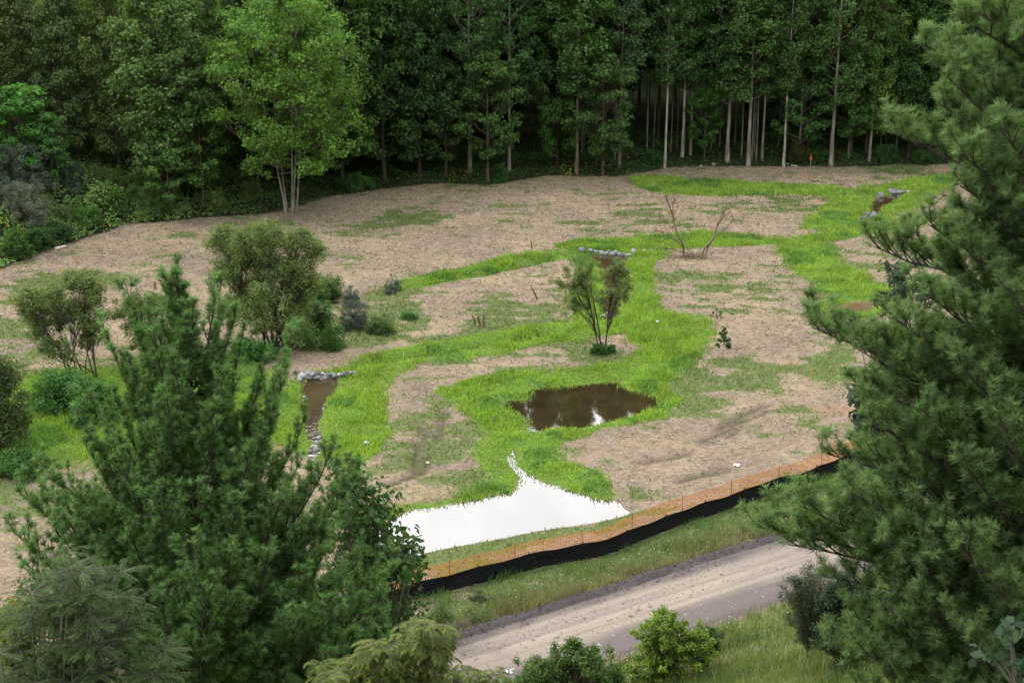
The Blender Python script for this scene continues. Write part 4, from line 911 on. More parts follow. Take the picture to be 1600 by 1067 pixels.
# ------------------------------------------------------------------ rocks
def rock_mesh(seed):
    r = np.random.default_rng(seed); bm = bmesh.new(); bmesh.ops.create_icosphere(bm, subdivisions=2, radius=1)
    for v in bm.verts:
        v.co.x *= 1
    pl = unit(r.normal(size=(9, 3))); d = r.uniform(.55, .85, 9)
    for v in bm.verts:
        c = np.array(v.co)
        for a, dd in zip(pl, d):
            k = c @ a - dd
            if k > 0: c = c - a * k
        v.co = Vector(c * (1 + r.normal(0, .02)))
    me = bpy.data.meshes.new('rock'); bm.to_mesh(me); bm.free(); me.materials.append(M_rock); return me
rocks = [rock_mesh(i) for i in range(8)]
def rock(px, py, w, lab, grp, zoff=.0, k=0, tint=None):
    r = np.random.default_rng(int(px * 7 + py)); g = r.uniform(.3, .95); p = hit(px, py); p[2] = max(p[2], ZW)
    w = w * sc(px, py) / 2
    o = obj('rock', rocks[int(px + k) % 8], loc=(p[0], p[1], p[2] + zoff + w * .2), rot=(r.uniform(0, .6), r.uniform(0, .6), r.uniform(0, 6.28)), scale=(w * 1.1, w * .9, w * r.uniform(.6, .85)), color=tint or (g, g, g * 1.02))
    return tag(o, lab, 'rock', grp)
LW = 'grey boulder in the rock weir at the top of the brown left stream'
gl = 'boulders of the left stream weir'
for (a, b, w) in [(120,215,60),(170,255,80),(215,235,50),(235,275,60),(255,240,50),(300,235,60),(300,270,60),(345,235,50),(370,255,60),(400,245,45),(330,280,50),(440,250,60),(480,240,50),(510,245,60),(545,228,55),(580,225,50),(610,222,40),(270,225,40),(150,280,50),(430,235,40),(200,262,40),(355,275,38)]:
    rock(440 + a / S5, 540 + b / S5 + 3, w / S5 * 1.15, LW, gl, .05)
for (a, b, w) in [(260,108,60),(345,112,60),(380,120,40),(425,132,50),(465,140,45),(515,155,50),(535,132,55),(575,150,40),(605,155,50),(560,135,40),(655,145,40),(695,115,60),(790,118,45),(842,116,50),(485,115,40),(630,148,35),(500,135,36),(440,122,36)]:
    rock(860 + a / S5, 370 + b / S5 + 3, w / S5 * 1.15, 'pale boulder in the rock weir at the head of the middle channel', 'boulders of the middle channel weir', .03)
for (a, b, w) in [(1020,265,60),(1060,262,60),(1050,285,60),(1090,270,50),(1130,270,40),(1170,268,40),(830,470,80),(870,480,60),(800,490,60),(850,495,60),(890,455,50),(940,300,60)]:
    rock(1200 + a / S5, 250 + b / S5 + 2, w / S5 * 1.2, 'grey stone in the riffles of the upper right stream', 'stones of the upper right stream', .02)
for (a, b, w) in [(400,645,35),(470,650,50),(500,670,40),(530,655,45),(560,665,36),(445,670,36),(490,640,30)]:
    rock(860 + a / S5, 370 + b / S5, w / S5, 'whitish stone in the riffle behind the thin willow', 'riffle stones behind the thin willow', .01)
for (a, b, w) in [(190,440,40),(180,470,30),(365,500,40),(350,530,34),(375,830,40),(330,840,50),(290,880,60),(240,890,50),(350,880,40)]:
    rock(440 + a / S5, 540 + b / S5, w / S5, 'small pale stone along the lower brown left stream', 'stones along the lower left stream', .01)
rock(1027, 508, 5, 'lone white stone in the bright grass right of the middle channel', None, .2, tint=(1.7, 1.7, 1.7))
rock(573, 697, 10, 'flat pale stone in the grass right of the lower left stream', None, .15, tint=(1.3, 1.3, 1.35))
for i, (px, py, w, lab) in enumerate([(1115,259,8,'pale stone on the bare forest edge left of the thick grey trunk'), (1095,262,6,'tiny pale stone at the forest edge under the dark gap'), (937,1014,14,'flat tan stone at the near road shoulder')]):
    rock(px, py, w, lab, None, .03, tint=(1.1, 1.05, 1))

# logs, pipe, litter
def log(p0, p1, w, name, lab, cat, m_, tint):
    a = hit(*p0); b_ = hit(*p1); A = Acc(); t = np.linspace(0, 1, 5)[:, None]; P = a + (b_ - a) * t - a; P[:, 2] = P[:, 2] + w
    tube(A, P, w * np.array([1, .95, .9, .85, .7]), 8, cap=True); return tag(obj(name, A.mesh(name, m_, True), loc=a, color=tint), lab, cat)
log((86,391), (103,387), .11, 'drain_pipe', 'short white drain pipe lying at the left field edge', 'pipe', M_pale, (1.9, 1.9, 2.0))
log((1112,260), (1119,258), .07, 'fallen_log', 'short pale log at the forest edge left of the thick grey trunk', 'log', M_pale, (1.2, 1.1, 1))
log((1236,259.5), (1246,261), .06, 'fallen_log', 'whitish fallen log right of the thin white trunk', 'log', M_pale, (1.6, 1.5, 1.4))
log((1228,257), (1234,258), .05, 'fallen_log', 'grey branch touching the thin white trunk foot', 'log', M_pale, (1, 1, 1))
log((941,259), (975,258), .04, 'fallen_log', 'thin fallen branch right of the short forked stem', 'log', M_pale, (.7, .7, .65))
def litter(px, py, w, lab, seed):
    bm = bmesh.new(); bmesh.ops.create_grid(bm, x_segments=6, y_segments=6, size=.5); r = np.random.default_rng(seed)
    for v in bm.verts: v.co.z = r.uniform(0, .35); v.co.x += r.normal(0, .06); v.co.y += r.normal(0, .06)
    bmesh.ops.solidify(bm, geom=bm.faces[:], thickness=.02)
    me = bpy.data.meshes.new('plastic_scrap'); bm.to_mesh(me); bm.free(); me.materials.append(M_white); s = w * sc(px, py)
    return tag(obj('plastic_scrap', me, loc=hit(px, py) + [0, 0, .02], scale=s), lab, 'litter')
M_white = rough_mat('white_plastic', (.72, .74, .78), (.85, .86, .88), 3, .5, useobj=False)
litter(1151, 728, 9, 'crumpled white plastic scrap in the straw above the silt fence', 1)
litter(668, 724, 5, 'tiny white scrap beside the wheel ruts left of the near pond', 2)
litter(796, 1052, 14, 'white scrap at the near road edge above the weeds', 3)

# ------------------------------------------------------------------ stakes
def paint(name, c, rough=.6):
    return rough_mat(name, tuple(v * .85 for v in c), c, 20, rough, useobj=False, bump=.05)
M_orange = paint('orange_paint', (.85, .17, .05)); M_wood = paint('stake_wood', (.42, .27, .12), .85); M_yel = paint('yellow_paint', (.62, .36, .05))
def stake(px, py, toppy, wood, topm, lab, ribbon=True):
    s = sc(px, py); H = (py - toppy) * s / cp; e = bpy.data.objects.new('survey_stake', None); C.objects.link(e); e.location = hit(px, py); tag(e, lab, 'stake')
    def box(w, z0, z1, m_, nm, dx=0):
        bm = bmesh.new(); bmesh.ops.create_cube(bm, size=1)
        for v in bm.verts: v.co = Vector((v.co.x * w + dx, v.co.y * w * .6, z0 + (v.co.z + .5) * (z1 - z0)))
        bmesh.ops.bevel(bm, geom=bm.edges[:], offset=w * .1, segments=1)
        me = bpy.data.meshes.new(nm); bm.to_mesh(me); bm.free(); me.materials.append(m_); return obj(nm, me, e)
    box(.05, -.1, H * .8, wood, 'post'); top_ = box(.054, H * .8, H, topm, 'painted_top')
    if ribbon:
        A = Acc(); A.add([[.03, -.02, H * .8], [.09, -.03, H * .78], [.12, -.02, H * .6], [.07, -.03, H * .62], [-.03, .02, H * .82], [-.1, .02, H * .74], [-.12, .01, H * .6], [-.06, .02, H * .66]], np.array([[0, 1, 2, 3], [4, 5, 6, 7]])); obj('ribbon', A.mesh('ribbon', M_orange), top_)
    return e
stake(1266, 263, 242, M_wood, M_orange, 'wooden survey stake with orange ribbon in front of the forest')
stake(120, 424, 403, M_wood, M_orange, 'orange topped survey stake in the straw above the airy willow')
stake(1265, 606, 577, M_yel, M_yel, 'thin yellow stake in the grass left of the right pine', False)

# ------------------------------------------------------------------ fences
seglen = np.r_[0, np.cumsum(np.linalg.norm(np.diff(FB, axis=0), axis=1))]
def fpt(s_): return np.array([np.interp(s_, seglen, FB[:, 0]), np.interp(s_, seglen, FB[:, 1])])
Lf_ = seglen[-1]; ns = int(Lf_ / .09); S_ = np.linspace(0, Lf_, ns)
FP = np.array([fpt(a) for a in S_]); T_ = np.gradient(FP, axis=0); T_ /= np.linalg.norm(T_, axis=1, keepdims=True); Nn = np.stack([-T_[:, 1], T_[:, 0]], -1)
gz = samp(Zg, FP[:, 0], FP[:, 1])
post_s = np.arange(.6, Lf_, 2.3)
sag = np.abs(((S_ - .6) / 2.3) % 1 - .5) * 2          # 1 at posts, 0 between
fh = .70 + .07 * (sag - 1) + .2 * (vnoise(S_, S_ * 0, 3.1, 5) - .5) + .1 * np.exp(-((S_ - 17) / 1.5) ** 2)
rows = 7; V = []
for k in range(rows):
    t = k / (rows - 1); bul = .05 * math.sin(math.pi * t) * (1 - sag) + .035 * (vnoise(S_, S_ * 0 + k * 3, .5, 8) - .5)
    q = FP + Nn * bul[:, None]; V.append(np.stack([q[:, 0], q[:, 1], gz - .05 + t * (fh + .05)], -1))
V = np.array(V).reshape(-1, 3); ii = (np.arange(rows - 1)[:, None] * ns + np.arange(ns - 1)[None]).ravel()
M_silt = rough_mat('black_fabric', (.006, .006, .008), (.014, .014, .018), 9, .75, useobj=False, bump=.2)
e = bpy.data.objects.new('silt_fence', None); C.objects.link(e); tag(e, 'low black fabric silt fence running above the road verge', 'fence')
obj('fabric', new_mesh('fabric', V, np.stack([ii, ii + 1, ii + ns + 1, ii + ns], 1), [M_silt], smooth=True), e)
for a in post_s:
    k = int(np.clip(np.searchsorted(S_, a), 0, ns - 1)); A = Acc(); q = FP[k] + Nn[k] * .06
    tube(A, np.array([[q[0], q[1], gz[k] - .1], [q[0], q[1], gz[k] + fh[k] + .05]]), .022, 4, cap=True); obj('post', A.mesh('post', M_dark), e)
# orange safety fence, 0.4 m behind
of = 1.04 + .06 * (sag - 1) + .1 * (vnoise(S_, S_ * 0, 4, 15) - .5); A = Acc()
OP = FP + Nn * .4; ogz = samp(Zg, OP[:, 0], OP[:, 1])
def strip(P, w_dir, w):
    m_ = len(P); w = w_dir * w / 2; v = np.stack([P - w, P + w], 1).reshape(-1, 3); i = np.arange(m_ - 1)[:, None] * 2
    A.add(v, np.concatenate([i, i + 2, i + 3, i + 1], 1))
for k in range(10):
    t = k / 9; P = np.stack([OP[:, 0], OP[:, 1], ogz + .02 + t * (of - .02)], -1) + np.stack([Nn[:, 0], Nn[:, 1], 0 * S_], -1) * (.05 * (1 - sag) * math.sin(3 * t))[:, None]
    strip(P, np.array([0, 0, 1.]), .03 if 0 < k < 9 else .04)
n_v = int(Lf_ / .12)
for a in np.linspace(0, Lf_, n_v):
    q = np.array([np.interp(a, S_, OP[:, 0]), np.interp(a, S_, OP[:, 1])]); z0 = np.interp(a, S_, ogz); h_ = np.interp(a, S_, of); tt_ = np.array([np.interp(a, S_, T_[:, 0]), np.interp(a, S_, T_[:, 1]), 0]); nn_ = np.array([-tt_[1], tt_[0]]); sg = np.interp(a, S_, sag)
    P = np.array([[q[0] + nn_[0] * .05 * (1 - sg) * math.sin(3 * t_), q[1] + nn_[1] * .05 * (1 - sg) * math.sin(3 * t_), z0 + .02 + t_ * (h_ - .02)] for t_ in (0, .33, .66, 1)])
    strip(P, tt_, .027)
M_net = leaf_mat('orange_net', .4, .5, .3, (1, 1, 1)); e = bpy.data.objects.new('safety_fence', None); C.objects.link(e); tag(e, 'orange plastic mesh safety fence standing just behind the black silt fence', 'fence')
obj('net', A.mesh('net', M_net), e, color=(.66, .27, .07))
M_rust = rough_mat('rusty_steel', (.16, .05, .03), (.30, .10, .05), 20, .8, useobj=False)
for a in np.arange(1.2, Lf_, 2.9):
    k = int(np.clip(np.searchsorted(S_, a), 0, ns - 1)); A = Acc(); q = OP[k]
    tube(A, np.array([[q[0], q[1], ogz[k] - .1], [q[0], q[1], ogz[k] + of[k] + .1]]), .014, 5, cap=True); obj('post', A.mesh('post', M_rust), e)

# ------------------------------------------------------------------ pines
def pine(seed, trunk, limbs, needle_len=.078, nw=.0065, per=42, col=(.105, .195, .066), twigs=22, bark=M_dark, shoot=.07, tipcol=(.175, .30, .115)):
    """trunk: polyline+radii, limbs: list of polylines (with base radius)"""
    r = np.random.default_rng(seed); W_ = Acc(); SP = []; SD = []; SC = []
    tube(W_, trunk[0], trunk[1], 9)
    UPV = np.array([0, 0, 1.])
    def shoots_along(P, n_, spread, up, bright):
        m_ = len(P); f = np.sort(r.uniform(.25, 1, n_)); f[-1] = 1.0
        for a in f:
            x_ = a * (m_ - 1); i = min(int(x_), m_ - 2); q = P[i] + (P[i + 1] - P[i]) * (x_ - i); d = unit(P[i + 1] - P[i])
            dd = unit(d * .8 + r.normal(0, spread, 3) + UPV * up); ln = shoot * r.uniform(.6, 1.4)
            SP.append(q); SD.append(dd * ln); SC.append(bright)
    for P, rb in limbs:
        P = np.array(P, float); m_ = len(P); tube(W_, P, np.linspace(rb, .006, m_), 6)
        Lt = np.linalg.norm(np.diff(P, axis=0), axis=1).sum(); cum = np.linspace(0, 1, m_)
        nt_ = max(5, int(twigs * Lt / 2.2)); shoots_along(P, 6, .3, .3, 1.1)
        for i in range(nt_):
            f = .16 + .82 * (i + r.random()) / nt_; q = np.array([np.interp(f, cum, P[:, k]) for k in range(3)]); j = min(int(f * (m_ - 1)), m_ - 2); d = unit(P[j + 1] - P[j])
            side = unit(np.cross(d, UPV)) * (1 if i % 2 else -1)
            el_up = r.uniform(.1, .8)
            lt = Lt * (.09 + .30 * (1 - f)) * r.uniform(.6, 1.25); lt = min(lt, .95)
            td = unit(d * .75 + side * r.uniform(.3, .95) + UPV * el_up * .6)
            Q = [q]; 
            for k in range(4): td = unit(td + UPV * .14 + r.normal(0, .08, 3)); Q.append(Q[-1] + td * lt / 4)
            Q = np.array(Q); tube(W_, Q, np.linspace(.011, .004, 5), 4)
            br = r.uniform(.75, 1.15)
            shoots_along(Q, max(3, int(lt / .075)), .45, .35, br)
            for k in range(max(1, int(lt / .22))):      # secondary twigs
                f2 = r.uniform(.3, .9) * 4; i2 = min(int(f2), 3); q2 = Q[i2] + (Q[i2 + 1] - Q[i2]) * (f2 - i2)
                d2 = unit(unit(Q[i2 + 1] - Q[i2]) + unit(r.normal(size=3)) * .7 + UPV * .3); l2 = lt * r.uniform(.25, .45)
                Q2 = np.array([q2, q2 + d2 * l2 * .5, q2 + unit(d2 + UPV * .25) * l2]); tube(W_, Q2, [.006, .005, .003], 3); shoots_along(Q2, max(2, int(l2 / .065)), .4, .35, br)
    SP = np.array(SP); SD = np.array(SD); SC = np.array(SC); ns_ = len(SP); n_ = ns_ * per
    P0 = np.repeat(SP, per, 0); D = np.repeat(SD, per, 0); u = r.random(n_) ** .7; ud = unit(D)
    pr = r.normal(size=(n_, 3)); pr = unit(pr - ud * (pr * ud).sum(1, keepdims=True))
    nd = unit(ud * (.35 + .5 * u)[:, None] + pr * .85 + [0, 0, -.08]); bp_ = P0 + D * u[:, None]; ln = needle_len * r.uniform(.7, 1.2, n_)
    sd = unit(np.cross(nd, r.normal(size=(n_, 3)))) * nw / 2
    V = np.stack([bp_ - sd, bp_ + sd, bp_ + nd * ln[:, None] + sd * .4, bp_ + nd * ln[:, None] - sd * .4], 1).reshape(-1, 3)
    fr = (u > .6)[:, None]  # shoot ends take tipcol: paler green with light on the tips painted in
    c = np.where(fr, np.array([tipcol]), np.array([col])) * np.repeat(SC * r.uniform(.8, 1.2, ns_), per)[:, None] * (1 + .2 * r.uniform(-1, 1, (n_, 1)))
    A = Acc(); A.add(V, np.arange(n_ * 4).reshape(-1, 4), np.repeat(np.clip(c, 0, 1), 4, 0))
    t = Tree(); t.wood = W_.mesh('trunk', bark, True); t.leaf = A.mesh('needles', M_needle); print('pine shoots', ns_, 'needles', n_); return t
def put_pine(t, base, lab):
    e = bpy.data.objects.new('pine_tree', None); C.objects.link(e); e.location = base; tag(e, lab, 'tree')
    obj('trunk', t.wood, e); obj('needles', t.leaf, e)
# left pine: limb tips read from the photograph, then set at their own depths round the trunk
YL = 20.0
base = ground_at(318, YL); rl = np.random.default_rng(31)
tp = [np.array([base[0], base[1], base[2] - .3])] + [atY(a, b, YL + c_) for a, b, c_ in [(315,1000,0),(312,870,0),(306,760,.05),(300,650,.05),(290,560,.05),(283,490,.1),(276,425,.1)]]
TP = np.array(tp) - base; TR = [.16, .12, .10, .085, .07, .05, .025, .008]
def tpoint(pyy):
    zs = np.array([atY(300, pyy, YL)[2]]) - base[2]; return np.array([np.interp(zs[0], TP[:, 2], TP[:, k]) for k in range(3)])
limbs = []
def limb_to(tip, pyb, Y0, base, tpf, rb, bow=.28, r=rl):
    p0 = tpf(pyb); p1 = tip - base; dv = p1 - p0; hor = np.array([dv[0], dv[1], 0]); 
    P = []
    for t_ in np.linspace(0, 1, 9):
        q = p0 + dv * t_; q[2] -= bow * abs(dv[2]) * math.sin(math.pi * t_) * .9; P.append(q + r.normal(0, .015, 3) * (0 < t_ < 1))
    limbs.append((P, rb))
for a, b, pb, dY in [(195,440,650,.3),(335,440,620,-.2),(255,425,560,.1),(300,470,600,-.3),(345,440,680,.2),(415,560,760,0),(460,510,800,.2),(445,590,800,-.4),(380,520,720,.3),(160,510,720,-.3),(130,600,780,.2),(115,640,820,-.4),(60,720,850,.1),(30,770,900,-.2),(20,830,960,.1),(480,640,860,.3),(520,700,900,-.2),(560,740,930,.3),(500,800,950,-.5),(600,930,1050,-.3),(570,860,1010,.2),(200,560,760,-.5),(240,520,680,-.4),(180,700,860,-.8),(240,680,820,-.9),(330,640,800,-.9),(390,700,860,-.9),(440,780,930,-1),(300,760,900,-1.2),(200,820,980,-1.2),(360,860,1000,-1.5),(480,900,1060,-1.2),(100,900,1040,-.9),(560,990,1110,-.9),(250,930,1080,-1.5),(420,1000,1130,-1.6),(650,1010,1120,.2),(620,880,1030,.6),(330,560,720,.6),(400,640,800,.9),(230,620,790,.9),(140,760,920,.9),(470,720,880,1.0),(300,700,860,1.2),(520,960,1090,-1.4),(160,980,1100,-1.3),(310,1000,1130,-1.9),(40,880,1010,.5),(80,820,950,-.5),(370,480,620,.1),(230,470,600,.3),(270,560,700,-.7),(350,580,730,-.6),(180,620,790,-.2),(420,680,850,-.4),(130,690,850,-.3),(260,620,780,-.9),(510,860,1000,-.9),(420,860,1010,-1.4),(300,850,1000,-1.7),(160,880,1030,-1.1),(360,940,1080,-1.8),(540,900,1050,-.6),(600,980,1100,-.9),(470,960,1090,-1.7),(90,800,940,-.5),(540,800,960,-.3),(250,760,910,-1.3),(370,780,930,-1.3),(70,760,900,.6),(480,830,980,.9),(320,920,1060,-2.0),(220,1000,1120,-1.9),(520,1040,1140,-1.6),(400,720,880,.2),(160,740,900,.3)]:
    limb_to(atY(a, b, YL + dY * 1.2), pb, YL, base, tpoint, .035 + .00002 * max(0, b - 400) * 2, .35)
# the leader and two upright shoots beside it
limbs.append((np.array([np.interp(np.linspace(TP[-4, 2], TP[-1, 2] + .05, 9), TP[:, 2], TP[:, k]) for k in range(3)]).T * [1, 1, 1] + [0, 0, 0], .03))
for a, b, pb in [(285,450,520),(262,440,540),(292,480,570),(268,470,560)]: limb_to(atY(a, b, YL + .1), pb, YL, base, tpoint, .03, .2)
# far side limbs
for i in range(30):
    zz = rl.uniform(2.5, TP[-1, 2] - 1.6); t0 = np.array([np.interp(zz, TP[:, 2], TP[:, k]) for k in range(3)]); Q, _, _ = curve(t0, rl.uniform(.3, 2.8), .35, (2.9 - .22 * zz) * rl.uniform(.7, 1.1), .7, 9, rl, .06); limbs.append((Q, .03))
for i in range(16):
    zz = rl.uniform(.8, 4.5); t0 = np.array([np.interp(zz, TP[:, 2], TP[:, k]) for k in range(3)]); Q, _, _ = curve(t0, rl.uniform(0, 6.28), .2, 2.6 * rl.uniform(.8, 1.1), .5, 9, rl, .06); limbs.append((Q, .03))
lp = pine(41, (TP, TR), limbs)
put_pine(lp, base, 'large feathery white pine with many upswept tips in the left foreground')
# right pine
YR = 14.5
base = ground_at(1730, YR); rl = np.random.default_rng(32)
TP = np.array([[0, 0, -.3], [0, 0, 4], [.05, 0, 8], [.05, .05, 11], [0, 0, 13.5], [0, .05, 15.5]]); TR = [.24, .2, .16, .11, .07, .02]
def tpoint2(pyy):
    z = atY(1700, pyy, YR)[2] - base[2]; return np.array([np.interp(z, TP[:, 2], TP[:, k]) for k in range(3)])
limbs = []
for a, b, pb, dY in [(1440,70,190,0),(1500,30,150,-.5),(1560,-10,120,.3),(1390,205,330,.1),(1480,120,300,-.6),(1520,180,330,.5),(1520,120,260,-.9),(1365,385,480,.2),(1450,350,480,-.6),(1430,450,570,.5),(1540,290,430,-1),(1500,380,520,-1.2),(1270,512,640,.1),(1340,545,680,-.5),(1330,600,700,.4),(1400,500,650,-.9),(1450,460,600,-1.2),(1290,708,790,.2),(1350,650,790,-.6),(1370,740,850,.5),(1440,640,780,-1.2),(1180,822,900,.1),(1250,790,910,-.5),(1230,850,920,.4),(1330,770,900,-.9),(1290,900,960,.2),(1380,850,960,-1.1),(1330,960,1040,-.4),(1300,1010,1080,.2),(1420,930,1050,-1.2),(1400,1030,1110,-.9),(1490,560,700,-1.6),(1500,720,860,-1.7),(1500,850,980,-1.8),(1500,980,1100,-1.8),(1560,200,380,-1.5),(1580,450,620,-1.9),(1560,650,820,-2),(1340,1080,1150,-.3),(1480,1080,1180,-1.4),(1560,900,1060,-2.0),(1440,560,700,.7),(1400,800,920,.8),(1540,240,400,.8),(1420,1000,1100,.9),(1460,760,900,-.3),(1470,420,560,-.2),(1590,60,240,-1.2),(1590,320,500,-1.4),(1590,780,920,-1.5),(1590,1040,1160,-1.5),(1530,330,480,-.4),(1540,520,660,-.6),(1530,800,930,-.9),(1450,880,990,-.3),(1490,330,460,-.3),(1500,290,420,-.8),(1540,330,470,-.9),(1560,260,400,-.6),(1500,240,370,-1.2),(1500,190,330,0),(1465,160,300,.2),(1540,130,270,.1),(1500,80,230,.1),(1560,60,200,.3),(1580,180,320,.3),(1530,20,160,-.8),(1590,-20,120,-.4),(1400,600,740,-.2),(1460,520,660,-.5),(1430,700,820,-.7),(1500,640,780,-.8),(1400,880,1000,-.5),(1380,950,1060,-.9),(1460,1000,1120,-.6),(1350,1020,1110,-.8)]:
    limb_to(atY(a, b, YR + dY * .8), pb, YR, base, tpoint2, .04, .3)
for i in range(70):
    zz = rl.uniform(3, 15); t0 = np.array([np.interp(zz, TP[:, 2], TP[:, k]) for k in range(3)]); Q, _, _ = curve(t0, rl.uniform(-1.9, 2.1), .15, (3.2 - .1 * zz) * rl.uniform(.7, 1.0), .5, 9, rl, .06); limbs.append((Q, .035))
rp = pine(42, (TP, TR), limbs, .085, .0062, 42, (.125, .205, .078), 25, M_dark, .07, (.20, .30, .125))
put_pine(rp, base, 'tall dense white pine filling the right side of the foreground')

# ------------------------------------------------------------------ foreground broadleaf plants
def frond_tree(seed, base, tops, stem_w, frond_len, pairs, lw, ll, col, droop=.9, nf=7, bark=M_bark, along=3, flatf=1.0):
    """stems to given tips, fronds of paired leaflets along their outer part"""
    r = np.random.default_rng(seed); W_ = Acc(); Cn = []; N_ = []; D_ = []
    for tip in tops:
        p1 = np.array(tip) - base; P = []
        for t_ in np.linspace(0, 1, 7): P.append(np.array([p1[0] * t_ ** 1.4, p1[1] * t_ ** 1.4, p1[2] * t_ ** .9]) + r.normal(0, .03, 3) * (0 < t_ < 1))
        P = np.array(P); tube(W_, P, np.linspace(stem_w, .008, 7), 6)
        pts = [P[-1]] + [P[-1] * (1 - f) + P[-3] * f for f in np.linspace(.15, 1, along)]
        for q in pts:
            for k in range(nf):
                az = k * 6.28 / nf + r.uniform(-.4, .4); el = r.uniform(.1, .7) * flatf; p = np.array(q); fb_ = r.uniform(.6, 1.35); L_ = frond_len * r.uniform(.7, 1.15); ln = []
                for s_ in range(pairs + 2):
                    d = np.array([math.cos(az) * math.cos(el), math.sin(az) * math.cos(el), math.sin(el)]); p = p + d * L_ / (pairs + 2); el -= droop / (pairs + 1); ln.append(p)
                    if s_ >= 1:
                        sd = np.array([-math.sin(az), math.cos(az), 0])
                        for sg in (-1, 1):
                            ld = unit(sd * sg + d * .4 + np.array([0, 0, -.25])); Cn.append(p + ld * ll / 2); D_.append(ld); N_.append(fb_)
                tube(W_, np.array([q] + ln), .003, 3)
    Cn = np.array(Cn); D_ = np.array(D_); n_ = len(Cn)
    Nn_ = unit(np.cross(D_, unit(np.cross([0, 0, 1.], D_) + r.normal(0, .2, (n_, 3))))) ; B = np.cross(D_, Nn_); sz = r.uniform(.7, 1.2, (n_, 1))
    V = np.stack([Cn - D_ * ll / 2 * sz, Cn + B * lw / 2 * sz, Cn + D_ * ll / 2 * sz - Nn_ * ll * .08 * 0 + [0, 0, -ll * .12], Cn - B * lw / 2 * sz], 1).reshape(-1, 3)
    A = Acc(); A.add(V, np.arange(n_ * 4).reshape(-1, 4), np.repeat(vary(col, n_, r, .2, .08) * np.array(N_)[:, None], 4, 0))
    t = Tree(); t.wood = W_.mesh('trunk', bark, True); t.leaf = A.mesh('crown', M_leaf); print('fronds', n_); return t
def tips(boxes, Y, n_, r): 
    out = []
    for (x0, x1, y0, y1), k in boxes:
        for _ in range(k): out.append(atY(r.uniform(x0, x1), r.uniform(y0, y1), Y + r.uniform(-.6, .6)))
    return out
r = np.random.default_rng(90)
# drooping compound leaved tree, bottom centre left
b_ = ground_at(600, 17); t = frond_tree(91, b_, tips([((500, 560, 1035, 1060), 7), ((560, 640, 1005, 1060), 14), ((640, 700, 975, 1040), 14), ((700, 770, 1045, 1075), 7), ((650, 690, 975, 1000), 4), ((520, 700, 1060, 1120), 14)], 17, 0, r), .025, .30, 7, .03, .09, (.135, .175, .045), 1.3, 8)
plant(t, 'sumac_tree', 'yellow green drooping compound leaved tree at bottom left of the road', 'tree', b_)
# grey green feathery tree, bottom left
b_ = ground_at(110, 15.5); t = frond_tree(92, b_, tips([((20, 240, 880, 950), 10), ((0, 260, 950, 1040), 16), ((40, 140, 840, 900), 5), ((0, 270, 1040, 1120), 16)], 15.5, 0, r), .03, .34, 11, .02, .065, (.06, .10, .034), .35, 9, along=4, flatf=.35)
plant(t, 'locust_tree', 'grey green feathery leaved tree in the bottom left corner', 'tree', b_)
# broad leaved vine, lower right corner
def big_leaf(seed, base, cl, per, L, W, col, flat=.9, stemw=.02):
    r = np.random.default_rng(seed); A = Acc(); B = Acc(); cc = []
    mq = np.mean([np.array(q) for q, _ in cl], 0) - base; lo = min(q[2] for q, _ in cl) - base[2]; m0 = np.array([mq[0] * .8, mq[1] * .8, max(lo * .9, .05)]); m1 = m0 * .4 + mq * .6
    tube(A, np.array([[0, 0, -.1], m0 * [.5, .5, .6], m0, m1]), [stemw * 3, stemw * 2.4, stemw * 2, stemw * 1.2], 7)
    for q, rad in cl:
        q = np.array(q) - base; j0 = m0 + (m1 - m0) * r.random(); P = np.array([j0, (j0 + q) / 2 + [0, 0, .05], q]) + r.normal(0, .03, (3, 3)); P[0] = j0; tube(A, P, np.linspace(stemw * .8, .006, 3), 5); cc.append([*q, rad])
    clump_leaves(B, cc, per, L, W, col, r, flat, .5); t = Tree(); t.wood = A.mesh('stem', M_bark, True); t.leaf = B.mesh('leaves', M_leaf); return t
b_ = ground_at(1620, 11.5)
t = big_leaf(93, b_, [(atY(r.uniform(1490, 1640), r.uniform(975, 1120), 11.0 + r.uniform(-.4, .2)), .16) for _ in range(16)], 9, .13, .085, (.05, .085, .05))
plant(t, 'broadleaf_vine', 'dark broad leaved vine in the lower right corner on the pine', 'vine', b_)
# maple-like tree right of the left pine
b_ = ground_at(590, 27)
cl = []
for (x0, y0, rx, ry, k) in [(545,760,25,40,20),(575,810,40,45,34),(600,870,45,50,40),(630,880,28,35,18),(640,860,14,14,5),(560,880,50,60,36),(600,950,50,50,34),(540,820,40,60,30),(610,1000,60,50,30),(530,720,12,16,4),(620,1040,60,35,30),(560,1010,60,40,24)]:
    for _ in range(k): a = r.normal(0, .5, 3); cl.append((atY(x0 + a[0] * rx, y0 + a[1] * ry, 27 + a[2] * 1.2), .40))
t = big_leaf(94, b_, cl, 17, .135, .11, (.05, .10, .03), .9, .02)
plant(t, 'maple_tree', 'dark glossy leaved tree behind the right side of the left pine', 'tree', b_)
# dark tree beside the right pine
b_ = ground_at(1400, 30); cl = []
for (x0, y0, rx, ry, k) in [(1365,640,25,40,26),(1370,690,25,25,18),(1340,610,10,15,4),(1420,650,40,60,30),(1400,560,40,50,24),(1420,450,50,50,16)]:
    for _ in range(k): a = r.normal(0, .5, 3); cl.append((atY(x0 + a[0] * rx, y0 + a[1] * ry, 30 + a[2]), .26))
t = big_leaf(95, b_, cl, 26, .19, .10, (.05, .08, .05), .9, .035)
plant(t, 'broadleaf_tree', 'dark grey green leaved tree peeking out left of the right pine', 'tree', b_)
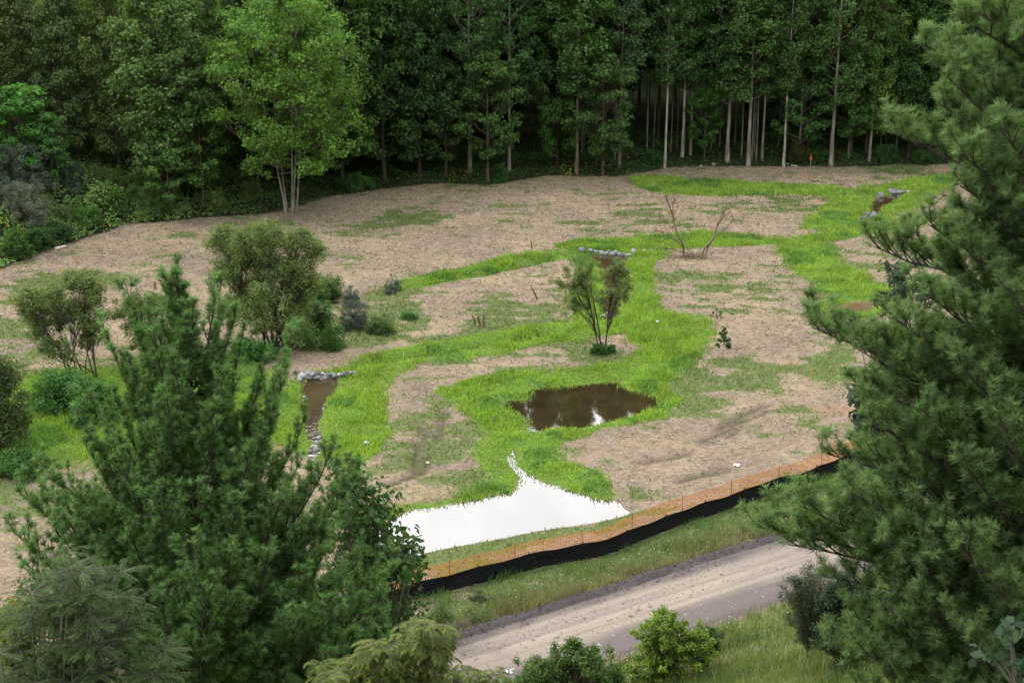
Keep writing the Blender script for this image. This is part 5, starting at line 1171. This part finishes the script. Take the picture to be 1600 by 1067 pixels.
# shrubs along the near road edge
def shrub(seed, px, Yw, cls, per, L, W, col, rad, lab, nm='shrub'):
    b_ = ground_at(px, Yw); cl = []
    for (x0, y0, rx, ry, k) in cls:
        for _ in range(int(k * 1.5)):
            a = r.normal(0, .5, 3); q = atY(x0 + a[0] * rx, y0 + a[1] * ry, Yw + a[2] * rx / 60); q[2] = max(q[2], hz(q[0], q[1]) + .08); cl.append((q, rad * 1.35))
    t = big_leaf(seed, b_, cl, int(per * 1.6), L * 1.15, W * 1.25, col, .9, .012); plant(t, nm, lab, nm.split('_')[-1], b_)
shrub(96, 1045, 40, [(1040,1000,42,38,66),(1030,1045,58,28,60),(1082,1008,30,30,30),(1045,970,20,16,16)], 34, .085, .05, (.17, .255, .05), .13, 'bright yellow green shrub standing at the near road edge')
shrub(97, 1105, 41, [(1108,1000,16,18,22),(1095,1025,20,20,18)], 34, .08, .05, (.05, .11, .04), .12, 'dark green shrub just right of the bright yellow green shrub')
shrub(98, 905, 38, [(905,1035,50,26,62),(945,1055,40,22,40),(895,1006,10,8,6),(860,1050,48,20,34),(830,1065,40,14,20)], 30, .09, .05, (.09, .155, .045), .14, 'green weedy shrub left of the bright yellow green shrub')
shrub(99, 835, 40, [(835,1035,16,14,12),(825,1050,20,12,10),(868,1025,8,18,8)], 20, .07, .025, (.10, .16, .07), .12, 'small wispy weed bush at the near road edge')
shrub(100, 1265, 37, [(1262,920,36,34,60),(1268,960,32,26,50),(1268,990,26,18,30)], 44, .09, .016, (.065, .085, .05), .15, 'dark wispy shrub on the road shoulder left of the right pine')
shrub(101, 1330, 34, [(1335,930,34,26,60),(1300,945,20,18,20)], 30, .09, .055, (.035, .06, .035), .14, 'blackish leafy shrub behind the lower right pine boughs')
shrub(102, 1310, 33, [(1330,1010,35,40,50),(1300,1000,22,25,20)], 30, .08, .04, (.055, .10, .035), .14, 'dark bush on the hillside below the blackish shrub')
shrub(103, 20, 19, [(20,990,38,45,60),(10,1040,50,30,40)], 30, .09, .035, (.17, .21, .04), .13, 'yellow bush at the bottom left picture edge')
shrub(104, 320, 27, [(300,1000,120,40,120),(470,1040,90,30,90),(150,960,100,50,90)], 30, .13, .07, (.05, .09, .03), .28, 'dark understory shrub on the hillside behind the left pine')
shrub(105, 690, float(hit(700, 1000)[1]) - .3, [(690,960,25,14,18),(665,985,40,20,30),(750,965,20,12,10)], 26, .08, .03, (.10, .15, .06), .14, 'tall weedy clump at the left end of the road verge')
shrub(106, 750, 48.5, [(747,935,10,12,14),(782,940,9,10,10)], 26, .08, .02, (.12, .15, .08), .1, 'thistly dark weed standing in the verge above the road')
# small fallen stems and tall dry weeds near the road read as part of the hillside grass
print('objects', len(bpy.data.objects))
